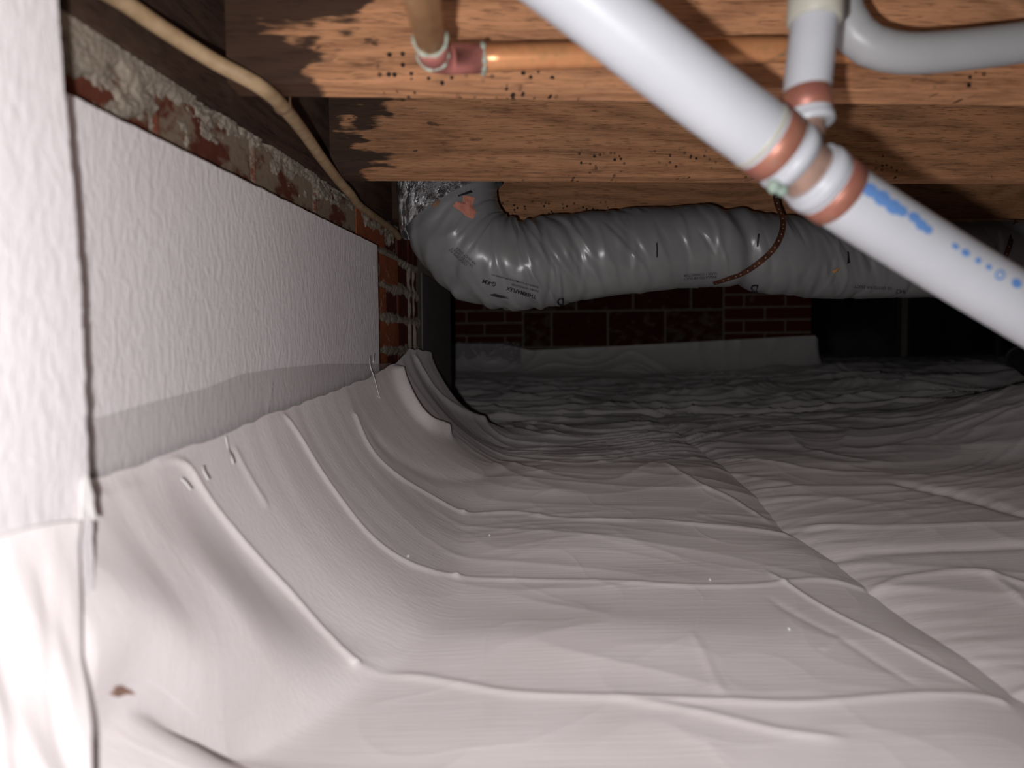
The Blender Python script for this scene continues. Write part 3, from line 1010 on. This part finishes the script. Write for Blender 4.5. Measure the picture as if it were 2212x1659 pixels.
def duct_at(px, py, lift=.0012):
    """front-facing duct surface point at a pixel"""
    nrm = ca[..., None] * NN[:, None] + sa[..., None] * BB_[:, None]
    facing = ((np.array(CAM) - V) * nrm).sum(-1) > 0
    e = (u_ - px) ** 2 + (v_ - py) ** 2 + np.where(facing, 0, 1e9)
    k = np.unravel_index(np.argmin(e), e.shape)
    return V[k] + nrm[k] * lift, nrm[k], k
# foil collar at the top of the bend
k0, k1 = 0, int(np.argmin(np.abs(arc - arc[0] - (Vector(C4[1][:3]) - Vector(C4[0][:3])).length * 1.62)))
Pc = PD[k0:k1 + 1]
fo = np.zeros((len(Pc), 120, 3))
an2 = np.linspace(0, 2 * math.pi, 120)
for i in range(len(Pc)):
    slant = 0
    for j, q in enumerate(an2):
        rr = RD[i] + .0085 + .003 * mnoise.noise((math.cos(q) * 3, math.sin(q) * 3, arc[i] * 30))
        # lower rim climbs towards the right
        sh = -.030 * math.sin(q) * i / len(Pc)
        fo[i, j] = Pc[i] + rr * (math.cos(q) * NN[i] + math.sin(q) * BB_[i]) + np.array([0, 0, 1]) * (.006 + sh)
fl_o = put('foil_collar', grid_mesh('foil_collar', fo), M['foil'], duct); tag(fl_o, 'crumpled shiny foil wrap at the top of the duct')
def patch(name, poly, mat, lift, parent, n=2):
    bm = bmesh.new()
    vs_ = [bm.verts.new(Vector(duct_at(px, py, lift)[0])) for px, py in poly]
    c = bm.verts.new(Vector(duct_at(sum(p[0] for p in poly) / len(poly), sum(p[1] for p in poly) / len(poly), lift * 1.9)[0]))
    for i in range(len(vs_)):
        bm.faces.new((vs_[i], vs_[(i + 1) % len(vs_)], c))
    bmesh.ops.subdivide_edges(bm, edges=bm.edges[:], cuts=n, use_grid_fill=True)
    me = bm_mesh(name, bm, True)
    return put(name, me, mat, parent)
pk = patch('insulation_tear', [(978, 446), (986, 438), (996, 440), (1000, 425), (1012, 424), (1024, 428), (1020, 445), (1028, 462), (1020, 474), (1006, 470), (994, 456)], M['pink'], .004, duct); tag(pk, 'pink insulation showing through a torn hole')
patch('insulation_tear', [(930, 432), (942, 428), (953, 434), (950, 446), (936, 448)], simple('brown_insulation', (.22, .12, .07), .95, var=.3), .004, duct)
patch('insulation_tear', [(1796, 583), (1804, 579), (1814, 578), (1808, 586), (1798, 590)], simple('yellow_insulation', (.40, .22, .06), .95, var=.3), .003, duct)
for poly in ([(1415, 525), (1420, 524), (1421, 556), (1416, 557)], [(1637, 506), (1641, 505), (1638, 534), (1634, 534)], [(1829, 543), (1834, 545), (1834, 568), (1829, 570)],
             [(1056, 635), (1072, 634), (1090, 638), (1102, 644), (1086, 643), (1068, 640)], [(988, 421), (1018, 412), (1020, 416), (990, 426)]):  # flat oval here: a shadow gap painted dark on the jacket; the rest is print
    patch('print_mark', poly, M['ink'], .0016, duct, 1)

# printed lettering, lying upside down round the jacket
def print_text(txt, cx, cy, ux, uy, size, bold=0.0):
    """txt reads along pixel direction (ux, uy); cx, cy its centre; size = cap height in pixels"""
    cu = bpy.data.curves.new('lettering', 'FONT'); cu.body = txt; cu.size = 1; cu.align_x = 'CENTER'; cu.align_y = 'CENTER'; cu.offset = bold
    ob = bpy.data.objects.new('tmp', cu); COL.objects.link(ob)
    bpy.context.view_layer.update()
    me = bpy.data.meshes.new_from_object(ob.evaluated_get(bpy.context.evaluated_depsgraph_get()))
    bpy.data.objects.remove(ob)
    l = math.hypot(ux, uy); ux /= l; uy /= l
    vx, vy = uy, -ux                           # up of the letters in pixel space (y down)
    p0, n0, _ = duct_at(cx, cy, .0015)
    k = size / .70
    # tangent basis on the duct: use nearby surface points for a locally bent map
    for v in me.vertices:
        px = cx + k * (v.co.x * ux + v.co.y * vx); py = cy + k * (v.co.x * uy + v.co.y * vy)
        nrm_ = None
        v.co = surf_interp(px, py)
    o = put('lettering', me, M['ink'], duct)
    return o
FACE = ((np.array(CAM) - V) * (ca[..., None] * NN[:, None] + sa[..., None] * BB_[:, None])).sum(-1) > 0
NRM = ca[..., None] * NN[:, None] + sa[..., None] * BB_[:, None]
UF, VF = u_[FACE], v_[FACE]; PF = V[FACE]; NF = NRM[FACE]
def surf_interp(px, py, lift=.0014):
    """surface point by intersecting the view ray with a local plane of the jacket"""
    k = np.argmin((UF - px) ** 2 + (VF - py) ** 2)
    p, n = Vector(PF[k]), Vector(NF[k])
    d = ray(px, py)
    s = (p - CAM).dot(n) / d.dot(n)
    q = CAM + d * s
    if (q - p).length > .02: q = p
    return q + n * lift
print_text('THERMAFLEX', 1126, 631, -92, -28, 7.6, .022)
print_text('FLEXIBLE TECHNOLOGIES', 1134, 621, -90, -23, 3.6, .012)
print_text('DIVISION OF AUTOMATION INDUSTRIES INC.', 1112, 606, -96, -26, 3.6, .012)
print_text('G-KM', 1057, 610, -100, -28, 8.5, .025)
print_text('CONFORMS TO', 990, 556, -42, -40, 5)
print_text('UL LISTED CLASS 1', 999, 556, -42, -38, 5)
print_text('AIR DUCT SPACE', 1007, 553, -42, -36, 5)
print_text('D', 1630, 621, -100, -12, 16, .03)
print_text('D', 1211, 650, -100, 5, 15, .03)
print_text('INSULATED AIR DUCT', 1512, 599, -100, 6, 5)
print_text('CLASS 1 CONNECTOR', 1513, 592, -100, 6, 5)
print_text('UL LISTED AIR DUCT', 1885, 620, -100, -6, 6)
print_text('R4.2', 1945, 628, -100, -6, 8)

# rusty perforated straps
t = NT('rusty_steel')
nn_ = t.noise(t.obj(), 60, 5, .7)
t.set(t.ramp(nn_, [(.3, (.035, .012, .008)), (.6, (.10, .035, .018)), (.8, (.16, .065, .03))]), .75, .2, .3)
t.bump(nn_, .4, .002)
M['rust'] = t.m
M['hole'] = simple('strap_hole', (.30, .20, .14), .8, var=.1)
def strap(pts, wpx, label):
    """pts: world points with outward normals"""
    P = spline([p for p, n in pts], 60); N = spline([n for p, n in pts], 60)
    T = np.gradient(P, axis=0); T /= np.linalg.norm(T, axis=1)[:, None]
    S_ = np.cross(T, N); S_ /= np.linalg.norm(S_, axis=1)[:, None]
    hw, th = wpx / 2, .0012
    root = thing('hanger_strap', tuple(P[0]), label, 'strap', 'rusty straps holding the duct')
    v = []; f = []
    for i in range(60):
        for (s, h) in ((-1, 0), (1, 0), (1, 1), (-1, 1)):
            v.append(P[i] + S_[i] * hw * s + N[i] * th * h)
    for i in range(59):
        for j in range(4):
            f.append((i * 4 + j, i * 4 + (j + 1) % 4, i * 4 + 4 + (j + 1) % 4, i * 4 + 4 + j))
    f += [(3, 2, 1, 0), (236, 237, 238, 239)]
    put('band', mesh('band', v, f, False), M['rust'], root)
    # punched holes
    arc_ = np.concatenate([[0], np.cumsum(np.linalg.norm(np.diff(P, axis=0), axis=1))])
    s = .008
    while s < arc_[-1] - .004:
        i = int(np.searchsorted(arc_, s))
        c = P[i] + N[i] * (th + .0004)
        ring = [c + hw * .30 * (math.cos(q) * S_[i] + math.sin(q) * T[i]) for q in np.linspace(0, 2 * math.pi, 9)[:-1]]
        put('punched_hole', mesh('punched_hole', ring, [tuple(range(8))], False), M['hole'], root)
        s += .0125
    return root
def sp_(px, py, lift=.002):
    p, n, _ = duct_at(px, py, lift); return (p, n)
p3 = np.array(at(1672, 395, 1.42)); pm = np.array(at(1678, 440, 1.40))
strap([(p3, np.array([0, -1, 0])), (pm, np.array([0, -1, 0.1])), sp_(1688, 480, .004), sp_(1684, 510), sp_(1668, 540), sp_(1640, 568), sp_(1605, 588), sp_(1572, 601), sp_(1540, 610)], .0105,
      'rusty perforated metal strap wrapped round the duct below the pipe fitting')
p4 = np.array(at(2196, 478, 1.47))
strap([(p4, np.array([0, -1, 0.])), (np.array(at(2188, 500, 1.45)), np.array([0, -1, 0.])), sp_(2178, 530, .004), sp_(2166, 560), sp_(2150, 590), sp_(2130, 620)], .0105,
      'rusty perforated metal strap at the right picture edge, behind the white pipe')

# ------------------------------------------------------------------ electrical cable
t = NT('tan_cable_sheath')
nn_ = t.noise(t.obj((20, 20, 20)), 3, 4)
t.set(t.ramp(nn_, [(.3, (.34, .225, .12)), (.7, (.50, .35, .21))]), .6, 0, .35)
M['cable'] = t.m
cab_px = [(120, -80, .555), (250, -6, .625), (330, 48, .66), (400, 94, .69), (470, 137, .712), (530, 168, .724), (570, 193, .738), (608, 227, .792), (650, 278, .90), (690, 335, 1.01), (730, 388, 1.14), (758, 420, 1.22), (776, 444, 1.30), (812, 470, 1.45), (848, 496, 1.59), (862, 514, 1.66)]
CP = [at(px, py, y) for px, py, y in cab_px]
cab = thing('electrical_cable', tuple(CP[7]), 'tan sheathed electrical cable stapled diagonally down the dark sill beam', 'cable')
cp = spline(CP, 120)
put('sheath', tube('sheath', cp, [.0078 * (1 - .12 * i / 119) for i in range(120)], 16), M['cable'], cab)
# staple where it crosses the joist
M['staple'] = simple('rusted_staple', (.16, .09, .05), .6, .3)
ci = int(np.argmin([(Vector(p) - CP[7]).length for p in cp]))
Tc = cp[ci + 1] - cp[ci - 1]; Tc /= np.linalg.norm(Tc)
nv = np.array([0, -.2, -1.]); nv = nv - Tc * np.dot(nv, Tc); nv /= np.linalg.norm(nv)
sv = np.cross(Tc, nv)
ringp = [cp[ci] + .0086 * (math.cos(q) * nv + math.sin(q) * sv) for q in np.linspace(-1.9, 1.9, 14)]
ringp = [ringp[0] - nv * .02] + ringp + [ringp[-1] - nv * .02]
put('staple', tube('staple', np.array(ringp), .0011, 6), M['staple'], cab)

# ------------------------------------------------------------------ copper pipe
t = NT('tarnished_copper')
a_ = t.noise(t.obj((30, 30, 30)), 1.2, 4, .6)
g_ = t.noise(t.obj((16, 60, 60), (3, 1, 2)), 1.6, 5, .7)
c = t.ramp(a_, [(.3, (.60, .25, .11)), (.55, (.76, .34, .15)), (.75, (.55, .28, .12))])
c = t.mix(t.ramp(g_, [(.60, 0.), (.72, .7)]), c, (.14, .17, .12))
t.set(c, .36, .4, .5)
M['copper'] = t.m
t = NT('aged_brown_copper')
a_ = t.noise(t.obj((40, 15, 40)), 1.4, 5, .65)
t.set(t.ramp(a_, [(.3, (.24, .13, .06)), (.55, (.42, .22, .10)), (.8, (.50, .36, .24))]), .42, .35, .5)
M['copper_old'] = t.m
M['copper_pink'] = simple('flux_pink_copper', (.52, .19, .16), .4, .25, var=.25, vscale=40)
M['solder'] = simple('verdigris_solder', (.42, .46, .38), .8, .1, var=.25, vscale=150, bump=1, bscale=300)
OD = .0118
e0 = at(935, 118, .635)
toward = at(912, 0, .48)
dT = (toward - e0).normalized()
r0 = at(1010, 127, .66); r1 = at(1700, 108, .715)
dRn = (r1 - r0).normalized()
cpp = thing('copper_pipe', tuple(e0), 'copper water pipe with a soldered elbow, running along the nearest joist', 'pipe')
near_end = e0 + dT * .30
PT = spline([Vector((near_end.x - .006, near_end.y - .02, CZ + .505)), near_end + Vector((-.005, -.018, .09)), near_end + Vector((-.003, -.010, .02)), e0 + dT * .27, e0 + dT * .16, e0 + dT * .05], 60)
put('pipe_run', tube('pipe_run', PT, OD, 32), M['copper_old'], cpp)
PR = spline([r0, (r0 + r1) / 2, r1, r1 + Vector((.25, .025, .002))] + [Vector((x_, .742 + .065 * (x_ - .52), r1.z + .004)) for x_ in (.8, 1.2, 1.7, 2.4)], 90)
put('pipe_run', tube('pipe_run', PR, OD * .96, 32), M['copper'], cpp)
# elbow: socket, quarter bend, socket
eA = e0 + dT * .055; eB = r0 + dRn * .012
corner = e0 + Vector((.004, .018, .0))
bend_p = []
A0 = e0 + dT * .012; B0_ = r0 - dRn * .012
for k in range(17):
    s = k / 16
    bend_p.append((1 - s) ** 2 * A0 + 2 * s * (1 - s) * (A0 - dT * .030) + s * s * B0_)
put('elbow', tube('elbow', np.array([eA] + bend_p + [eB]), [OD * 1.07] * 2 + [OD * 1.09] * 15 + [OD * 1.07] * 2, 36), M['copper_pink'], cpp)
def lumpy_ring(name, c, d, r, thick, mat, parent, amp=.4, seed=0):
    d = Vector(d).normalized()
    u = d.orthogonal().normalized(); w = d.cross(u)
    v = []; f = []; n, m = 40, 8
    for i in range(n):
        q = 2 * math.pi * i / n
        tk = thick * (1 + amp * mnoise.noise((math.cos(q) * 2.5 + seed, math.sin(q) * 2.5, seed)))
        rd = u * math.cos(q) + w * math.sin(q)
        for j in range(m):
            s = 2 * math.pi * j / m
            v.append(c + rd * (r + tk * math.cos(s)) + d * tk * 1.2 * math.sin(s))
    for i in range(n):
        for j in range(m):
            i2, j2 = (i + 1) % n, (j + 1) % m
            f.append((i * m + j, i2 * m + j, i2 * m + j2, i * m + j2))
    return put(name, mesh(name, v, f), mat, parent)
lumpy_ring('solder_ring', eA, dT, OD * 1.04, .0016, M['solder'], cpp, 1.0, 2)
lumpy_ring('solder_ring', eB + dRn * .001, dRn, OD * 1.04, .0017, M['solder'], cpp, 1.2, 5)
# grey crust where the old run meets the elbow, seen from below
lumpy_ring('solder_ring', e0 + dT * .004, dT, OD * 1.05, .0018, M['solder'], cpp, 1.0, 9)

# ------------------------------------------------------------------ white water pipe with tee
t = NT('white_pex')
n1 = t.noise(t.obj(), 14, 3)
t.set(t.ramp(n1, [(.3, (.43, .44, .475)), (.7, (.485, .495, .53))]), .38, 0, .45)
M['pex'] = t.m
M['pex_old'] = simple('yellowed_white_plastic', (.40, .385, .33), .45, var=.1, vscale=30)
M['pex_grey'] = simple('grey_plastic_pipe', (.37, .37, .38), .4, var=.06, vscale=12)
t = NT('dull_copper_ring')
n1 = t.noise(t.obj(), 45, 4, .6)
t.set(t.ramp(n1, [(.3, (.30, .105, .085)), (.6, (.36, .15, .10)), (.8, (.33, .21, .16))]), .45, .35, .5)
M['ring'] = t.m
M['tee'] = simple('tarnished_tee', (.34, .215, .17), .5, .3, var=.25, vscale=60)
M['verd'] = simple('verdigris', (.24, .31, .26), .9, var=.25, vscale=80)
PR_ = .0243
pA = at(1268, 0, .49); pB = at(1660, 306, .53); pC = at(1725, 358, .537); pD_ = at(1805, 416, .545); pE = at(2000, 540, .56); pF = at(2212, 668, .57)
wpipe = thing('white_water_pipe', tuple(pC), 'large white plastic water pipe with copper-ringed tee crossing the upper right foreground', 'pipe')
ax = (pD_ - pB).normalized()
s_ring1 = pB
up_pts = spline([pA + (pA - pB) * 2.3, pA + (pA - pB) * 1.4, pA + (pA - pB) * .6, pA, (pA + pB) / 2 + Vector((0, 0, -.0015)), pB, pB + ax * .026], 60)
put('pipe_run', tube('pipe_run', up_pts, PR_, 48), M['pex'], wpipe)
lo_pts = spline([pD_ - ax * .026, pD_, pE, pF, pF + (pF - pE) * 1.2, pF + (pF - pE) * 2.6, pF + (pF - pE) * 4.1, pF + (pF - pE) * 5.6], 110)
put('pipe_run', tube('pipe_run', lo_pts, PR_ * .985, 48), M['pex'], wpipe)
def band(name, c, d, ln, r, mat, parent, bev=.0012):
    d = Vector(d).normalized()
    pts = [c - d * ln / 2, c - d * (ln / 2 - bev), c + d * (ln / 2 - bev), c + d * ln / 2]
    return put(name, tube(name, np.array(pts), [r - bev, r, r, r - bev], 48), mat, parent)
dU = Vector(up_pts[-1] - up_pts[-6]).normalized()
band('crimp_ring', pB + ax * .004, ax, .0155, PR_ + .0009, M['ring'], wpipe)
band('pipe_end_collar', pB + ax * .0195, ax, .0085, PR_ + .0010, M['pex'], wpipe)
band('pipe_end_collar', pB - ax * .0075, ax, .005, PR_ + .0007, M['pex_old'], wpipe)
band('crimp_ring', pD_ - ax * .002, ax, .0145, PR_ + .0007, M['ring'], wpipe)
band('pipe_end_collar', pD_ - ax * .0165, ax, .0105, PR_ + .0012, M['pex'], wpipe)
tee = band('tee_body', (pB + pD_) / 2, ax, .040, PR_ * .84, M['tee'], wpipe)
# verdigris lumps on the tee's underside
tc = (pB + pD_) / 2
for q, px, py in ((.010, 1672, 402), (.008, 1690, 412), (.006, 1682, 392)):
    c = at(px, py, tc.y - .012)
    bmv = bmesh.new(); bmesh.ops.create_icosphere(bmv, subdivisions=2, radius=q * .5)
    for v in bmv.verts: v.co *= 1 + .25 * mnoise.noise(v.co * 300 + Vector((px, 0, 0)))
    for v in bmv.verts: v.co += c
    put('verdigris_lump', bm_mesh('verdigris_lump', bmv, True), M['verd'], wpipe)
# branch going up from the tee
b0 = tc.lerp(pB, .1); b1 = at(1748, 258, .546); b2 = at(1742, 215, .548); b3 = at(1752, 110, .552); b4 = at(1760, 30, .556); b5 = at(1766, -120, .562)
BR = .0166
bx = (b2 - b1).normalized()
put('tee_branch', tube('tee_branch', spline([b0, (b0 + b1) / 2, b1 + bx * .012], 14), BR * .80, 32), M['tee'], wpipe)
put('pipe_run', tube('pipe_run', spline([b1 - bx * .004, b2, b3, b4, b5, Vector((b5.x + .004, b5.y, CZ + .505))], 50), BR, 40), M['pex'], wpipe)
band('crimp_ring', b2.lerp(b1, .12), bx, .0165, BR + .0009, M['ring'], wpipe)
band('pipe_end_collar', b1 - bx * .001, bx, .007, BR + .0008, M['pex'], wpipe)
band('coupling', b4 + (b5 - b4).normalized() * .018, (b5 - b4), .050, BR * 1.16, M['pex_old'], wpipe)
# blue print on the lower run
t = NT('blue_ink')
t.set((.11, .23, .50), .5, 0, .3)
M['blue'] = t.m
lo_c = np.array(lo_pts)
T_l = (pF - pD_).normalized()
lo_arc = np.concatenate([[0], np.cumsum(np.linalg.norm(np.diff(lo_c, axis=0), axis=1))])
def on_pipe(px, py, lift=.0006):
    """point on the lower run's front at a pixel"""
    d = ray(px, py); best = None
    for i in range(len(lo_c) - 1):
        p, q = Vector(lo_c[i]), Vector(lo_c[i + 1]); tdir = (q - p).normalized()
        w0 = CAM - p
        dp = d - tdir * d.dot(tdir); wq = w0 - tdir * w0.dot(tdir)
        A_, B_, C_ = dp.dot(dp), 2 * dp.dot(wq), wq.dot(wq) - (PR_ * .985 + lift) ** 2
        ds = B_ * B_ - 4 * A_ * C_
        if ds < 0: continue
        s = (-B_ - math.sqrt(ds)) / (2 * A_)
        hit = CAM + d * s; k = (hit - p).dot(tdir)
        if -.001 <= k <= (q - p).length + .001: return hit
    return None
def stroke(poly):
    hits = [on_pipe(*p) for p in poly]
    if any(h is None for h in hits): return
    bm = bmesh.new()
    c = bm.verts.new(sum(hits, Vector()) / len(hits)); vv = [bm.verts.new(h) for h in hits]
    ci = on_pipe(sum(p[0] for p in poly) / len(poly), sum(p[1] for p in poly) / len(poly))
    if ci: c.co = ci
    for i in range(len(vv)): bm.faces.new((c, vv[i], vv[(i + 1) % len(vv)]))
    put('blue_print', bm_mesh('blue_print', bm), M['blue'], wpipe)
def oval(cx, cy, ra, rb, ang, n=12):
    return [(cx + ra * math.cos(q) * math.cos(ang) - rb * math.sin(q) * math.sin(ang), cy + ra * math.cos(q) * math.sin(ang) + rb * math.sin(q) * math.cos(ang)) for q in np.linspace(0, 2 * math.pi, n, endpoint=False)]
pa = math.atan2(668 - 416, 2212 - 1805)
for cx, cy, ra, rb in ((1880, 411, 20, 15), (1905, 428, 20, 17), (1930, 447, 20, 16), (1948, 456, 14, 12), (1975, 470, 15, 11), (1990, 486, 14, 12), (2004, 496, 11, 10), (1795, 350, 5, 14)):
    stroke(oval(cx, cy, ra, rb, pa))
for cx, cy, ra, rb in ((2064, 532, 9, 6), (2086, 546, 10, 8), (2113, 563, 7, 7), (2136, 577, 7, 6), (2160, 594, 11, 10), (2196, 612, 12, 10)):
    if (cx, cy) == (2160, 594):
        o_, i_ = oval(cx, cy, 11, 12, pa), oval(cx, cy, 6, 7, pa)
        for k in range(12):
            stroke([o_[k], o_[(k + 1) % 12], i_[(k + 1) % 12], i_[k]])
    else:
        stroke(oval(cx, cy, ra, rb, pa))

# grey pipe behind the branch
gp = [Vector((at(1800, -140, .672).x - .004, .674, CZ + .505)), at(1800, -140, .672), at(1806, -40, .668), at(1826, 40, .662), at(1868, 92, .66), at(1940, 114, .66), at(2040, 112, .66), at(2212, 92, .665), at(2420, 60, .67), at(2800, 20, .68)] + [Vector((x_, .68 + .065 * (x_ - .72), at(2800, 20, .68).z + .012 * (x_ - .72))) for x_ in (.95, 1.2, 1.5, 1.9, 2.3)]
g_o = put('grey_water_pipe', tube('grey_water_pipe', spline(gp, 150), .0172, 40), M['pex_grey'])
tag(g_o, 'bent grey plastic pipe curving away to the right behind the white branch', 'pipe')

# ------------------------------------------------------------------ sheet metal duct, far right
t = NT('dark_sheet_metal')
n1 = t.noise(t.obj(), 5, 4)
t.set(t.ramp(n1, [(.3, (.030, .036, .045)), (.7, (.060, .070, .085))]), .35, .6, .5)
M['tin'] = t.m
M['tin_rust'] = simple('rusted_flange', (.055, .045, .04), .6, .4, var=.3)
smd = thing('sheet_metal_duct', at(1950, 768, 3.25), 'dark sheet metal duct box in the far right corner', 'duct')
cb = at(1948, 770, 3.25); zb = cb.z
lf = Vector((1.605, 4.06, zb)); rt = Vector((3.1, 3.7, zb)); ztop = CZ + .50
def face_panel(name, p, q, mat):
    v = [p, q, Vector((q.x, q.y, ztop)), Vector((p.x, p.y, ztop))]
    c = (v[0] + v[1] + v[2] + v[3]) / 4
    n = (q - p).cross(Vector((0, 0, 1))).normalized()
    if n.y > 0: n = -n
    v2 = [x - n * .01 for x in v]
    V_ = v + [c + n * .018] + v2                # shallow cross-broken pyramid
    f_ = [(0, 1, 4), (1, 2, 4), (2, 3, 4), (3, 0, 4), (5, 6, 7, 8), (0, 5, 6, 1), (1, 6, 7, 2), (2, 7, 8, 3), (3, 8, 5, 0)]
    return put(name, mesh(name, V_, f_, False), mat, smd)
face_panel('side_panel', lf, cb + (lf - cb).normalized() * .02, M['tin'])
face_panel('side_panel', cb + (rt - cb).normalized() * .02, rt, M['tin'])
pc = (cb + Vector((0, -.012, 0)))
put('corner_flange', tube('corner_flange', np.array([pc, Vector((pc.x, pc.y, ztop))]), .030, 8, True, False), M['tin_rust'], smd)
mid = cb.lerp(rt, .38)
put('slip_joint', box_mesh('slip_joint', -.012, .012, -.012, .012, 0, ztop - zb, .002, 1, Matrix.Translation(mid + Vector((0, -.01, 0)))), M['tin_rust'], smd)
# top lid so that it is a closed box
tl = [Vector((p.x, p.y, ztop)) for p in (lf, cb, rt, Vector((3.1, 4.6, 0)), Vector((1.65, 4.6, 0)))]
put('lid', mesh('lid', tl + [p + Vector((0, 0, .01)) for p in tl], [(0, 1, 2, 3, 4), (9, 8, 7, 6, 5)] + [(i, 5 + i, 5 + (i + 1) % 5, (i + 1) % 5) for i in range(5)], False), M['tin'], smd)

# dark drain pipe end at the right edge
M['drain'] = simple('dark_cast_pipe', (.045, .042, .040), .7, .2, var=.3, bump=.4)
dp0 = at(2195, 768, 2.45); dp1 = at(2290, 838, 2.2); dp2 = at(2420, 900, 2.0)
dr = thing('drain_pipe', tuple(dp0), 'dark round drain pipe end lying at the right picture edge', 'pipe')
put('barrel', tube('barrel', spline([dp0, dp1, dp2], 20), .034, 28), M['drain'], dr)
ddn = (dp1 - dp0).normalized()
lumpy_ring('hub', dp0 + ddn * .012, ddn, .034, .006, M['drain'], dr, .1, 3)
